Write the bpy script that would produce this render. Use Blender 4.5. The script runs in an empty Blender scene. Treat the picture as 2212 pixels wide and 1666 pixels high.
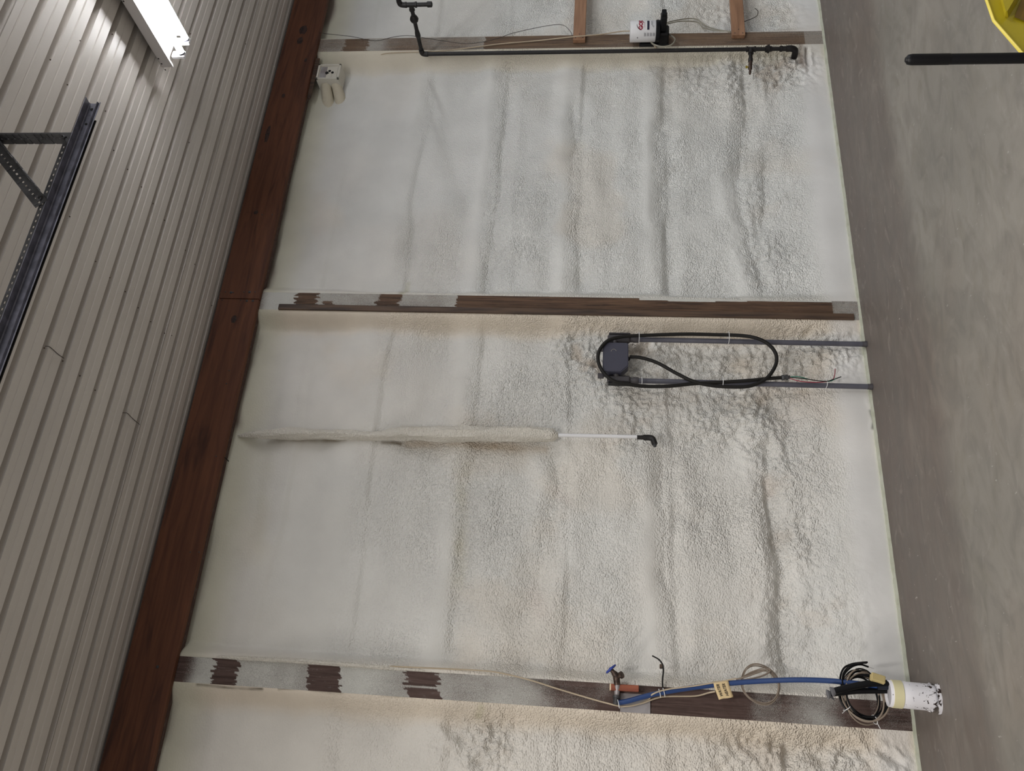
import bpy, math, random
import numpy as np
from mathutils import Vector, Matrix

S = bpy.context.scene
COL = S.collection
random.seed(7)

# ------------------------------------------------------------------ camera, light, exposure
F = 1728.0                                   # focal length in pixels of the 2212 x 1666 frame
RW = np.array([[0.90733128, -0.06664641, 0.41510024],
               [-0.41954967, -0.08016996, 0.90418519],
               [0.02698213, 0.99455067, 0.10070219]])   # rows: world axes in (right, up, forward)
# orthonormal, row 1 = into the wall
RW[1] = np.cross(RW[2], RW[0]) * 1.0
if RW[1][2] < 0: RW[1] *= -1
CAM = np.array([0.0, 0.0, 1.73])
W = 4.716                                    # plane of the post faces
ZC = 4.39                                    # ceiling height

def ray(X, Y):
    return RW @ np.array([833 - Y, 1106 - X, F])
def wall(X, Y, y=W):
    r = ray(X, Y); return CAM + r * y / r[1]
def level(X, Y, z):
    r = ray(X, Y); return CAM + r * (z - CAM[2]) / r[2]
def at_x(X, Y, x):
    r = ray(X, Y); return CAM + r * x / r[0]

cd = bpy.data.cameras.new('camera'); cam = bpy.data.objects.new('camera', cd); COL.objects.link(cam)
right, up, fwd = RW[:, 0], RW[:, 1], RW[:, 2]
# the photograph lies on its side: its right edge is the floor, its top edge the scene's right
ix, iy = -up, right
m = Matrix(((ix[0], iy[0], -fwd[0], CAM[0]), (ix[1], iy[1], -fwd[1], CAM[1]), (ix[2], iy[2], -fwd[2], CAM[2]), (0, 0, 0, 1)))
cam.matrix_world = m
cd.sensor_fit = 'HORIZONTAL'; cd.sensor_width = 36; cd.lens = 36 * F / 2212; cd.clip_start = 0.05
S.camera = cam

w = bpy.data.worlds.new('world'); S.world = w; w.use_nodes = True
bg = w.node_tree.nodes['Background']; bg.inputs[0].default_value = (0.93, 0.95, 1.0, 1); bg.inputs[1].default_value = 0.30

def area(name, loc, sx, sy, power, color=(0.94, 0.97, 1.0)):
    l = bpy.data.lights.new(name, 'AREA'); l.shape = 'RECTANGLE'; l.size = sx; l.size_y = sy; l.energy = power; l.color = color
    o = bpy.data.objects.new(name, l); o.location = loc; COL.objects.link(o); return o
# the other ceiling fluorescents of the shed, outside the frame
area('ceiling_lamp', (7.6, 1.4, 4.2), 0.3, 2.4, 70)
area('ceiling_lamp', (7.6, -2.6, 4.2), 0.3, 2.4, 90)
area('ceiling_lamp', (3.7, -2.0, 4.2), 0.3, 2.4, 110)
area('ceiling_lamp', (0.0, 0.3, 4.2), 0.3, 2.4, 125, (1.0, 0.97, 0.93))
area('ceiling_lamp', (-3.2, 1.4, 4.2), 0.3, 2.4, 140, (1.0, 0.95, 0.89))
area('ceiling_lamp', (-3.6, -2.6, 4.2), 0.3, 2.4, 100, (1.0, 0.95, 0.89))
TUBE_STRENGTH = 38.0

S.view_settings.view_transform = 'Standard'; S.view_settings.look = 'None'
S.view_settings.gamma = 1; S.view_settings.use_curve_mapping = False
S.view_settings.exposure = 0.03

# ------------------------------------------------------------------ materials
def srgb(r, g, b):
    f = lambda c: (c / 255) / 12.92 if c / 255 <= 0.04045 else ((c / 255 + 0.055) / 1.055) ** 2.4
    return (f(r), f(g), f(b), 1)

def mat(name, col, rough=0.6, metal=0.0, noise=None, bump=None, spec=0.5, emit=None, stretch=(1, 1, 1)):
    """noise = (scale, colour2, lo, hi); bump = (scale, strength, distance)"""
    M = bpy.data.materials.new(name); M.use_nodes = True
    nt = M.node_tree; N = nt.nodes; L = nt.links
    b = N['Principled BSDF']
    b.inputs['Base Color'].default_value = col; b.inputs['Roughness'].default_value = rough
    b.inputs['Metallic'].default_value = metal; b.inputs['Specular IOR Level'].default_value = spec
    tc = N.new('ShaderNodeTexCoord'); mp = N.new('ShaderNodeMapping'); L.new(tc.outputs['Object'], mp.inputs[0])
    mp.inputs['Scale'].default_value = stretch
    if noise:
        n = N.new('ShaderNodeTexNoise'); n.inputs['Scale'].default_value = noise[0]; n.inputs['Detail'].default_value = 5
        L.new(mp.outputs[0], n.inputs['Vector'])
        r = N.new('ShaderNodeMapRange'); r.inputs[1].default_value = noise[2]; r.inputs[2].default_value = noise[3]
        L.new(n.outputs[0], r.inputs[0])
        mx = N.new('ShaderNodeMix'); mx.data_type = 'RGBA'
        mx.inputs[6].default_value = col; mx.inputs[7].default_value = noise[1]
        L.new(r.outputs[0], mx.inputs[0]); L.new(mx.outputs[2], b.inputs['Base Color'])
    if bump:
        n = N.new('ShaderNodeTexNoise'); n.inputs['Scale'].default_value = bump[0]; n.inputs['Detail'].default_value = 4
        L.new(mp.outputs[0], n.inputs['Vector'])
        bp = N.new('ShaderNodeBump'); bp.inputs['Strength'].default_value = bump[1]; bp.inputs['Distance'].default_value = bump[2]
        L.new(n.outputs[0], bp.inputs['Height']); L.new(bp.outputs[0], b.inputs['Normal'])
    if emit:
        b.inputs['Emission Color'].default_value = emit[0]; b.inputs['Emission Strength'].default_value = emit[1]
    return M

def foam_material():
    M = bpy.data.materials.new('spray_foam'); M.use_nodes = True
    nt = M.node_tree; N = nt.nodes; L = nt.links; b = N['Principled BSDF']
    b.inputs['Roughness'].default_value = 0.62; b.inputs['Specular IOR Level'].default_value = 0.3
    tc = N.new('ShaderNodeTexCoord')
    at = N.new('ShaderNodeAttribute'); at.attribute_name = 'tint'
    rg = N.new('ShaderNodeAttribute'); rg.attribute_name = 'rough'
    # mottling
    n = N.new('ShaderNodeTexNoise'); n.inputs['Scale'].default_value = 3.0; n.inputs['Detail'].default_value = 5
    L.new(tc.outputs['Object'], n.inputs['Vector'])
    r = N.new('ShaderNodeMapRange'); r.inputs[1].default_value = 0.35; r.inputs[2].default_value = 0.7
    r.inputs[3].default_value = 0.93; r.inputs[4].default_value = 1.05
    L.new(n.outputs[0], r.inputs[0])
    mu = N.new('ShaderNodeVectorMath'); mu.operation = 'SCALE'
    L.new(at.outputs['Color'], mu.inputs[0]); L.new(r.outputs[0], mu.inputs['Scale'])
    L.new(mu.outputs[0], b.inputs['Base Color'])
    # orange peel: small blisters, scaled by the painted roughness
    mp = N.new('ShaderNodeMapping'); mp.inputs['Scale'].default_value = (0.72, 1.0, 1.0)
    L.new(tc.outputs['Object'], mp.inputs[0])
    wn = N.new('ShaderNodeTexNoise'); wn.inputs['Scale'].default_value = 25; L.new(mp.outputs[0], wn.inputs['Vector'])
    wv = N.new('ShaderNodeVectorMath'); wv.operation = 'MULTIPLY_ADD'
    wv.inputs[1].default_value = (0.014, 0.014, 0.014)
    L.new(wn.outputs['Color'], wv.inputs[0]); L.new(mp.outputs[0], wv.inputs[2])
    vo = N.new('ShaderNodeTexVoronoi'); vo.feature = 'SMOOTH_F1'; vo.inputs['Scale'].default_value = 118
    vo.inputs['Smoothness'].default_value = 0.6
    L.new(wv.outputs[0], vo.inputs['Vector'])
    n2 = N.new('ShaderNodeTexNoise'); n2.inputs['Scale'].default_value = 60; n2.inputs['Detail'].default_value = 3
    L.new(mp.outputs[0], n2.inputs['Vector'])
    nw = N.new('ShaderNodeMath'); nw.operation = 'MULTIPLY'; nw.inputs[1].default_value = 0.55; L.new(n2.outputs[0], nw.inputs[0])
    ma = N.new('ShaderNodeMath'); ma.operation = 'SUBTRACT'
    L.new(nw.outputs[0], ma.inputs[0]); L.new(vo.outputs['Distance'], ma.inputs[1])
    mm = N.new('ShaderNodeMath'); mm.operation = 'MULTIPLY'; L.new(ma.outputs[0], mm.inputs[0]); L.new(rg.outputs['Fac'], mm.inputs[1])
    bp = N.new('ShaderNodeBump'); bp.inputs['Strength'].default_value = 1.0; bp.inputs['Distance'].default_value = 0.0090
    L.new(mm.outputs[0], bp.inputs['Height']); L.new(bp.outputs[0], b.inputs['Normal'])
    return M

def post_material(name, bare, bare2):
    """bare grained timber under a speckled overspray painted by the 'spray' attribute"""
    M = bpy.data.materials.new(name); M.use_nodes = True
    nt = M.node_tree; N = nt.nodes; L = nt.links; b = N['Principled BSDF']
    b.inputs['Roughness'].default_value = 0.7; b.inputs['Specular IOR Level'].default_value = 0.25
    tc = N.new('ShaderNodeTexCoord'); mp = N.new('ShaderNodeMapping'); mp.inputs['Scale'].default_value = (60, 60, 2.2)
    L.new(tc.outputs['Object'], mp.inputs[0])
    n = N.new('ShaderNodeTexNoise'); n.inputs['Scale'].default_value = 1.6; n.inputs['Detail'].default_value = 6; n.inputs['Distortion'].default_value = 0.6
    L.new(mp.outputs[0], n.inputs['Vector'])
    r = N.new('ShaderNodeMapRange'); r.inputs[1].default_value = 0.3; r.inputs[2].default_value = 0.7; L.new(n.outputs[0], r.inputs[0])
    mx = N.new('ShaderNodeMix'); mx.data_type = 'RGBA'; mx.inputs[6].default_value = bare; mx.inputs[7].default_value = bare2
    L.new(r.outputs[0], mx.inputs[0])
    at = N.new('ShaderNodeAttribute'); at.attribute_name = 'spray'
    sp = N.new('ShaderNodeTexNoise'); sp.inputs['Scale'].default_value = 380; sp.inputs['Detail'].default_value = 3
    L.new(tc.outputs['Object'], sp.inputs['Vector'])
    s1 = N.new('ShaderNodeMath'); s1.operation = 'ADD'; L.new(at.outputs['Fac'], s1.inputs[0]); L.new(sp.outputs[0], s1.inputs[1])
    s2 = N.new('ShaderNodeMapRange'); s2.inputs[1].default_value = 0.74; s2.inputs[2].default_value = 1.36; L.new(s1.outputs[0], s2.inputs[0])
    m2 = N.new('ShaderNodeMix'); m2.data_type = 'RGBA'; m2.inputs[7].default_value = srgb(200, 200, 194)
    L.new(s2.outputs[0], m2.inputs[0]); L.new(mx.outputs[2], m2.inputs[6]); L.new(m2.outputs[2], b.inputs['Base Color'])
    bp = N.new('ShaderNodeBump'); bp.inputs['Strength'].default_value = 0.35; bp.inputs['Distance'].default_value = 0.003
    L.new(n.outputs[0], bp.inputs['Height']); L.new(bp.outputs[0], b.inputs['Normal'])
    return M

def plank_material():
    M = bpy.data.materials.new('header_timber'); M.use_nodes = True
    nt = M.node_tree; N = nt.nodes; L = nt.links; b = N['Principled BSDF']
    b.inputs['Roughness'].default_value = 0.65; b.inputs['Specular IOR Level'].default_value = 0.25
    tc = N.new('ShaderNodeTexCoord'); mp = N.new('ShaderNodeMapping'); mp.inputs['Scale'].default_value = (0.9, 12, 12)
    L.new(tc.outputs['Object'], mp.inputs[0])
    n = N.new('ShaderNodeTexNoise'); n.inputs['Scale'].default_value = 2.4; n.inputs['Detail'].default_value = 7; n.inputs['Distortion'].default_value = 0.8
    L.new(mp.outputs[0], n.inputs['Vector'])
    r = N.new('ShaderNodeMapRange'); r.inputs[1].default_value = 0.3; r.inputs[2].default_value = 0.72; L.new(n.outputs[0], r.inputs[0])
    mx = N.new('ShaderNodeMix'); mx.data_type = 'RGBA'
    mx.inputs[6].default_value = srgb(86, 55, 42); mx.inputs[7].default_value = srgb(112, 72, 52)
    L.new(r.outputs[0], mx.inputs[0])
    # dark stain running along the grain
    mp2 = N.new('ShaderNodeMapping'); mp2.inputs['Scale'].default_value = (0.55, 4, 4.5); L.new(tc.outputs['Object'], mp2.inputs[0])
    n2 = N.new('ShaderNodeTexNoise'); n2.inputs['Scale'].default_value = 2.0; n2.inputs['Detail'].default_value = 4; n2.inputs['Distortion'].default_value = 1.4
    L.new(mp2.outputs[0], n2.inputs['Vector'])
    r2 = N.new('ShaderNodeMapRange'); r2.inputs[1].default_value = 0.55; r2.inputs[2].default_value = 0.7; r2.inputs[4].default_value = 0.7; L.new(n2.outputs[0], r2.inputs[0])
    m2 = N.new('ShaderNodeMix'); m2.data_type = 'RGBA'; m2.inputs[7].default_value = srgb(52, 36, 34)
    L.new(r2.outputs[0], m2.inputs[0]); L.new(mx.outputs[2], m2.inputs[6]); L.new(m2.outputs[2], b.inputs['Base Color'])
    bp = N.new('ShaderNodeBump'); bp.inputs['Strength'].default_value = 0.3; bp.inputs['Distance'].default_value = 0.002
    L.new(n.outputs[0], bp.inputs['Height']); L.new(bp.outputs[0], b.inputs['Normal'])
    return M

def concrete_material():
    M = bpy.data.materials.new('concrete'); M.use_nodes = True
    nt = M.node_tree; N = nt.nodes; L = nt.links; b = N['Principled BSDF']
    b.inputs['Roughness'].default_value = 0.55; b.inputs['Specular IOR Level'].default_value = 0.35
    tc = N.new('ShaderNodeTexCoord')
    def noise(scale, detail, dist=0.0, sc=(1, 1, 1)):
        mp = N.new('ShaderNodeMapping'); mp.inputs['Scale'].default_value = sc; L.new(tc.outputs['Object'], mp.inputs[0])
        n = N.new('ShaderNodeTexNoise'); n.inputs['Scale'].default_value = scale; n.inputs['Detail'].default_value = detail
        n.inputs['Distortion'].default_value = dist; L.new(mp.outputs[0], n.inputs['Vector']); return n.outputs[0]
    def rng(s, a, c, lo=0.0, hi=1.0):
        r = N.new('ShaderNodeMapRange'); r.inputs[1].default_value = a; r.inputs[2].default_value = c
        r.inputs[3].default_value = lo; r.inputs[4].default_value = hi; L.new(s, r.inputs[0]); return r.outputs[0]
    def mix(f, a, c):
        x = N.new('ShaderNodeMix'); x.data_type = 'RGBA'
        for s, i in ((f, 0), (a, 6), (c, 7)):
            if hasattr(s, 'node'): L.new(s, x.inputs[i])
            else: x.inputs[i].default_value = s
        return x.outputs[2]
    def math2(op, a, c):
        x = N.new('ShaderNodeMath'); x.operation = op
        for i, s in enumerate((a, c)):
            if hasattr(s, 'node'): L.new(s, x.inputs[i])
            else: x.inputs[i].default_value = s
        return x.outputs[0]
    c = mix(rng(noise(1.5, 8, 0.5), 0.35, 0.68), srgb(126, 122, 115), srgb(143, 138, 130))
    c = mix(rng(noise(3.2, 7, 1.2, (1, 2.2, 1)), 0.5, 0.75, 0, 0.6), c, srgb(116, 111, 101))
    c = mix(rng(noise(0.8, 5), 0.5, 0.8, 0, 0.5), c, srgb(138, 123, 111))
    # darker, browner strip along the wall, streaked
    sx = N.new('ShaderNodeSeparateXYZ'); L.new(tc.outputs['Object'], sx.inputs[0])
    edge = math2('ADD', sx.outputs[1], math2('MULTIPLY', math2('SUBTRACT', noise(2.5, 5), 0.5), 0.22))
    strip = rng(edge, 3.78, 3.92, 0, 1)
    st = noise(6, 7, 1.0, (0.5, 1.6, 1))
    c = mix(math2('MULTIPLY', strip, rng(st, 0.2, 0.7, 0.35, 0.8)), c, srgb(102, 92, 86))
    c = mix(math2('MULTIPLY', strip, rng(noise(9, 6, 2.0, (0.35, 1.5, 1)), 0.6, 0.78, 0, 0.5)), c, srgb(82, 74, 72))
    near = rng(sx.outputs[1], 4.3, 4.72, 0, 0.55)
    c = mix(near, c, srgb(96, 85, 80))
    c = mix(rng(noise(4.0, 8, 1.5, (1, 1.8, 1)), 0.42, 0.70, 0, 0.45), c, srgb(100, 96, 92))
    c = mix(rng(noise(5.5, 8, 2.0, (0.8, 1.6, 1)), 0.60, 0.80, 0, 0.5), c, srgb(158, 152, 144))
    c = mix(rng(noise(140, 2), 0.66, 0.74, 0, 0.5), c, srgb(100, 96, 90))
    c = mix(rng(noise(45, 3, 0, (1, 0.5, 1)), 0.70, 0.76, 0, 0.5), c, srgb(195, 190, 182))
    L.new(c, b.inputs['Base Color'])
    bp = N.new('ShaderNodeBump'); bp.inputs['Strength'].default_value = 0.15; bp.inputs['Distance'].default_value = 0.004
    L.new(noise(30, 6), bp.inputs['Height']); L.new(bp.outputs[0], b.inputs['Normal'])
    return M

FOAM = foam_material()
M_post1 = post_material('treated_timber_brown', srgb(86, 72, 62), srgb(122, 100, 80))
M_post2 = post_material('treated_timber_dark', srgb(62, 48, 40), srgb(108, 84, 66))
M_post3 = post_material('treated_timber_purple', srgb(66, 51, 46), srgb(94, 76, 71))
M_plank = plank_material()
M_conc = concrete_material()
M_girt = mat('fresh_timber', srgb(156, 118, 90), 0.6, noise=(5, srgb(130, 96, 72), 0.4, 0.65), bump=(20, 0.2, 0.002), stretch=(0.6, 8, 8))
M_cleat = mat('dark_board', srgb(88, 68, 52), 0.65, noise=(4, srgb(56, 42, 34), 0.4, 0.62), bump=(20, 0.2, 0.002), stretch=(12, 12, 0.7))
M_ply = mat('rough_ply_edge', srgb(70, 48, 42), 0.8, noise=(30, srgb(110, 98, 90), 0.55, 0.7), stretch=(1, 6, 6))
M_ceil = mat('white_ceiling_metal', srgb(206, 200, 193), 0.33, noise=(2.2, srgb(193, 187, 181), 0.35, 0.7), bump=(7, 0.07, 0.01), spec=0.5, stretch=(0.35, 1, 1))
M_galv = mat('galvanised_steel', srgb(118, 118, 130), 0.42, 0.35, noise=(25, srgb(98, 98, 108), 0.4, 0.6))
M_galvd = mat('dull_galvanised_steel', srgb(78, 78, 80), 0.5, 0.35, noise=(18, srgb(62, 62, 64), 0.4, 0.6))
M_iron = mat('black_iron', srgb(20, 17, 17), 0.5, 0.1, noise=(30, srgb(32, 27, 25), 0.5, 0.7))
M_rust = mat('brown_brass', srgb(92, 76, 66), 0.45, 0.6, noise=(60, srgb(58, 46, 42), 0.4, 0.6))
M_brass = mat('yellow_brass', srgb(180, 158, 70), 0.35, 0.7)
M_gpvc = mat('grey_conduit_plastic', srgb(82, 82, 92), 0.5, noise=(8, srgb(96, 96, 106), 0.4, 0.7))
M_gbox = mat('dark_grey_box_plastic', srgb(62, 62, 76), 0.55)
M_gfit = mat('charcoal_fitting_plastic', srgb(70, 67, 70), 0.6)
M_rub = mat('black_rubber', srgb(26, 24, 22), 0.6, spec=0.3)
M_blackp = mat('black_plastic', srgb(9, 9, 12), 0.45, spec=0.25)
M_navy = mat('dark_blue_black_plastic', srgb(20, 26, 38), 0.4)
M_white = mat('white_plastic', srgb(228, 228, 230), 0.4)
M_tie = mat('white_nylon', srgb(225, 225, 225), 0.5)
M_blue = mat('blue_tube_plastic', srgb(36, 64, 116), 0.4)
M_bluek = mat('blue_enamel', srgb(28, 56, 150), 0.35)
M_tan = mat('tan_cable', srgb(186, 170, 146), 0.6)
M_grayc = mat('grey_cable', srgb(150, 146, 132), 0.6)
M_taupe = mat('taupe_wire', srgb(140, 126, 112), 0.5)
M_wire = mat('dark_wire', srgb(60, 52, 46), 0.6)
M_tag = mat('manila_paper', srgb(214, 190, 146), 0.8)
M_ink = mat('black_ink', srgb(40, 28, 20), 0.7)
M_red = mat('maroon_print', srgb(150, 22, 52), 0.5)
M_nav2 = mat('navy_print', srgb(18, 18, 48), 0.5)
M_grp = mat('grey_print', srgb(120, 120, 125), 0.6)
M_tape = mat('pale_yellow_tape', srgb(222, 214, 172), 0.45)
M_fblock = mat('yellow_foam_scrap', srgb(190, 172, 120), 0.8, bump=(60, 0.3, 0.003))
M_rim = mat('highlit_yellow_rim', srgb(214, 196, 84), .4)  # tray's yellow with the highlight on its rim put into the colour
M_cap = mat('grey_cap_plastic', srgb(112, 112, 116), .5)
M_yel = mat('yellow_plastic', srgb(170, 154, 34), 0.35, bump=(150, 0.15, 0.002))
M_redwood = mat('red_brown_block', srgb(150, 84, 60), 0.5, noise=(6, srgb(128, 66, 46), 0.4, 0.65), stretch=(10, 10, 1))
M_cut = mat('pale_cut_wood', srgb(226, 206, 176), 0.7)
M_plate = mat('grey_metal_plate', srgb(170, 166, 168), 0.4, 0.3, noise=(10, srgb(140, 132, 130), 0.45, 0.7))
M_greenw = mat('green_wire', srgb(30, 120, 96), 0.5)
M_redw = mat('red_wire', srgb(150, 44, 66), 0.5)
M_pan = mat('white_fixture_enamel', srgb(212, 208, 206), 0.35)
M_tube = mat('lit_tube', (1, 1, 1, 1), 0.4, emit=((0.96, 0.97, 1.0, 1), TUBE_STRENGTH))
M_dark = mat('dark_opening', srgb(14, 12, 11), 0.8)
M_screw = mat('dirty_screw', srgb(86, 74, 62), 0.6, 0.3)
M_fstub = mat('foam_crusted_plastic', srgb(196, 188, 168), 0.8, bump=(40, 0.7, 0.01))
M_bench = mat('white_overspray', srgb(206, 202, 190), 0.7, bump=(60, 0.4, 0.003))
M_pvc = bpy.data.materials.new('speckled_white_pipe')
def _pvc():
    M_pvc.use_nodes = True; nt = M_pvc.node_tree; N = nt.nodes; L = nt.links; b = N['Principled BSDF']
    b.inputs['Roughness'].default_value = 0.4
    tc = N.new('ShaderNodeTexCoord')
    n = N.new('ShaderNodeTexNoise'); n.inputs['Scale'].default_value = 60; n.inputs['Detail'].default_value = 3; n.inputs['Distortion'].default_value = 0.8
    L.new(tc.outputs['Object'], n.inputs['Vector'])
    sx = N.new('ShaderNodeSeparateXYZ'); L.new(tc.outputs['Object'], sx.inputs[0])
    r0 = N.new('ShaderNodeMapRange'); r0.inputs[1].default_value = -0.02; r0.inputs[2].default_value = 0.20; r0.inputs[3].default_value = 0.05; r0.inputs[4].default_value = -0.12
    L.new(sx.outputs[2], r0.inputs[0])
    a = N.new('ShaderNodeMath'); a.operation = 'ADD'; L.new(n.outputs[0], a.inputs[0]); L.new(r0.outputs[0], a.inputs[1])
    r = N.new('ShaderNodeMapRange'); r.inputs[1].default_value = 0.575; r.inputs[2].default_value = 0.61; L.new(a.outputs[0], r.inputs[0])
    mx = N.new('ShaderNodeMix'); mx.data_type = 'RGBA'; mx.inputs[6].default_value = srgb(228, 226, 230); mx.inputs[7].default_value = srgb(48, 36, 32)
    L.new(r.outputs[0], mx.inputs[0]); L.new(mx.outputs[2], b.inputs['Base Color'])
_pvc()

# ------------------------------------------------------------------ mesh helpers
class MB:
    def __init__(s): s.v = []; s.f = []
    def add(s, vs, fs):
        k = len(s.v); s.v += [tuple(float(c) for c in v) for v in vs]; s.f += [tuple(i + k for i in f) for f in fs]; return s
    def box(s, lo, hi, R=None, c=None, bev=0.0):
        x0, y0, z0 = lo; x1, y1, z1 = hi
        if bev:
            b = min(bev, (x1-x0)*.45, (y1-y0)*.45, (z1-z0)*.45)
            vs = []
            for z, zi in ((z0, z0 + b), (z1, z1 - b)):
                vs += [(x0+b, y0+b, z), (x1-b, y0+b, z), (x1-b, y1-b, z), (x0+b, y1-b, z)]
                vs += [(x0+b, y0, zi), (x1-b, y0, zi), (x1, y0+b, zi), (x1, y1-b, zi), (x1-b, y1, zi), (x0+b, y1, zi), (x0, y1-b, zi), (x0, y0+b, zi)]
            fs = [(3, 2, 1, 0), (12, 13, 14, 15)]
            for o in (0, 12):
                q = [(0, 1, 5, 4), (1, 6, 5), (1, 2, 7, 6), (2, 8, 7), (2, 3, 9, 8), (3, 10, 9), (3, 0, 11, 10), (0, 4, 11)]
                for f in q:
                    g = tuple(i + o for i in f); fs.append(g if o == 0 else g[::-1])
            for i in range(8): fs.append((4+i, 4+(i+1) % 8, 16+(i+1) % 8, 16+i))
            if True: pass
        else:
            vs = [(x0,y0,z0),(x1,y0,z0),(x1,y1,z0),(x0,y1,z0),(x0,y0,z1),(x1,y0,z1),(x1,y1,z1),(x0,y1,z1)]
            fs = [(3,2,1,0),(4,5,6,7),(0,1,5,4),(1,2,6,5),(2,3,7,6),(3,0,4,7)]
        if R is not None:
            c = Vector(c) if c is not None else Vector((0, 0, 0))
            vs = [tuple(R @ (Vector(v) - c) + c) for v in vs]
        return s.add(vs, fs)
    def tube(s, pts, r, n=10, caps=True):
        P = [Vector(p) for p in pts]; k = len(P)
        rr = r if isinstance(r, (list, tuple)) else [r] * k
        T = [((P[min(i+1, k-1)] - P[max(i-1, 0)]).normalized()) for i in range(k)]
        u = T[0].orthogonal().normalized(); vs = []
        for i in range(k):
            u = (u - T[i] * u.dot(T[i])); u = u.normalized() if u.length > 1e-6 else T[i].orthogonal().normalized()
            v = T[i].cross(u)
            for j in range(n):
                a = 2 * math.pi * j / n; vs.append(P[i] + (u * math.cos(a) + v * math.sin(a)) * rr[i])
        fs = [(i*n+j, i*n+(j+1) % n, (i+1)*n+(j+1) % n, (i+1)*n+j) for i in range(k-1) for j in range(n)]
        if caps: fs += [tuple(range(n))[::-1], tuple((k-1)*n + j for j in range(n))]
        return s.add(vs, fs)
    def lathe(s, p, axis, prof, n=20):
        """prof: list of (distance along axis, radius)"""
        p = Vector(p); a = Vector(axis).normalized()
        u = a.orthogonal().normalized(); v = a.cross(u); vs = []
        for d, r in prof:
            for j in range(n):
                t = 2 * math.pi * j / n; vs.append(p + a * d + (u * math.cos(t) + v * math.sin(t)) * max(r, 1e-4))
        k = len(prof)
        fs = [(i*n+j, i*n+(j+1) % n, (i+1)*n+(j+1) % n, (i+1)*n+j) for i in range(k-1) for j in range(n)]
        fs += [tuple(range(n))[::-1], tuple((k-1)*n + j for j in range(n))]
        return s.add(vs, fs)
    def prism(s, poly, d0, d1, fn):
        """poly in 2D, extruded between d0 and d1; fn(u, v, d) gives the point"""
        n = len(poly); vs = [fn(u, v, d0) for u, v in poly] + [fn(u, v, d1) for u, v in poly]
        fs = [tuple(range(n)), tuple(range(2*n-1, n-1, -1))] + [(i, i+n, (i+1) % n + n, (i+1) % n) for i in range(n)]
        return s.add(vs, fs)
    def build(s, name, m, parent=None, smooth=False):
        me = bpy.data.meshes.new(name); me.from_pydata(s.v, [], s.f); me.validate()
        bm = __import__('bmesh').new(); bm.from_mesh(me); __import__('bmesh').ops.recalc_face_normals(bm, faces=bm.faces[:]); bm.to_mesh(me); bm.free()
        me.materials.append(m)
        if smooth:
            me.polygons.foreach_set('use_smooth', [True] * len(me.polygons)); 
            try: me.set_sharp_from_angle(angle=math.radians(45))
            except Exception: pass
        o = bpy.data.objects.new(name, me); COL.objects.link(o)
        if parent is not None:
            o.parent = parent; o.matrix_parent_inverse = Matrix.Translation(-Vector(parent.location)) if parent.type == 'EMPTY' and not parent.parent else Matrix()
        return o

def thing(name, label, cat, loc, group=None):
    o = bpy.data.objects.new(name, None); COL.objects.link(o); o.location = [float(c) for c in loc]; o.empty_display_size = 0.05
    o['label'] = label; o['category'] = cat
    if group: o['group'] = group
    return o
def tag(o, label, cat, group=None):
    o['label'] = label; o['category'] = cat
    if group: o['group'] = group
    return o
def struct(o): o['kind'] = 'structure'; return o

def smooth(pts, k=7):
    P = [np.array(p, float) for p in pts]; P = [2*P[0]-P[1]] + P + [2*P[-1]-P[-2]]; out = []
    for i in range(1, len(P)-2):
        for j in range(k):
            t = j / k
            out.append(0.5*((2*P[i]) + (-P[i-1]+P[i+1])*t + (2*P[i-1]-5*P[i]+4*P[i+1]-P[i+2])*t*t + (-P[i-1]+3*P[i]-3*P[i+1]+P[i+2])*t**3))
    out.append(P[-2]); return [tuple(p) for p in out]
def path(pts, k=7):
    """(X, Y, y) = a photo pixel on the plane at depth y behind the camera's wall-parallel plane"""
    return smooth([wall(a, b, y) for a, b, y in pts], k)

# ------------------------------------------------------------------ numpy noise
def vnoise(x, y, seed):
    rs = np.random.RandomState(seed); T = rs.rand(256, 256).astype(np.float32)
    xi = np.floor(x).astype(np.int64); yi = np.floor(y).astype(np.int64)
    fx = x - xi; fy = y - yi
    fx = fx*fx*fx*(fx*(fx*6-15)+10); fy = fy*fy*fy*(fy*(fy*6-15)+10)
    a = T[xi & 255, yi & 255]; b = T[(xi+1) & 255, yi & 255]; c = T[xi & 255, (yi+1) & 255]; d = T[(xi+1) & 255, (yi+1) & 255]
    return (a*(1-fx)+b*fx)*(1-fy)+(c*(1-fx)+d*fx)*fy
def fbm(x, y, s, oct_, seed, gain=0.5):
    r = 0; a = 1; t = 0
    for o in range(oct_):
        r = r + a*(vnoise(x*s+17*o, y*s+31*o, seed+o)-0.5); t += a; s *= 2.03; a *= gain
    return r / t * 2
def worley(x, y, s, seed):
    rs = np.random.RandomState(seed); PX = rs.rand(128, 128); PY = rs.rand(128, 128)
    x = x*s; y = y*s; xi = np.floor(x).astype(np.int64); yi = np.floor(y).astype(np.int64); best = np.full(x.shape, 9.0)
    for dx in (-1, 0, 1):
        for dy in (-1, 0, 1):
            cx = xi+dx; cy = yi+dy
            px = cx + PX[cx & 127, cy & 127]; py = cy + PY[cx & 127, cy & 127]
            best = np.minimum(best, (px-x)**2+(py-y)**2)
    return np.sqrt(best)
def sstep(a, b, x):
    t = np.clip((x-a)/(b-a), 0, 1); return t*t*(3-2*t)

# ------------------------------------------------------------------ the setting
GR = [(k, z) for k, z in enumerate((0.64, 1.25, 1.88, 2.51, 3.12, 3.69))]
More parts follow.
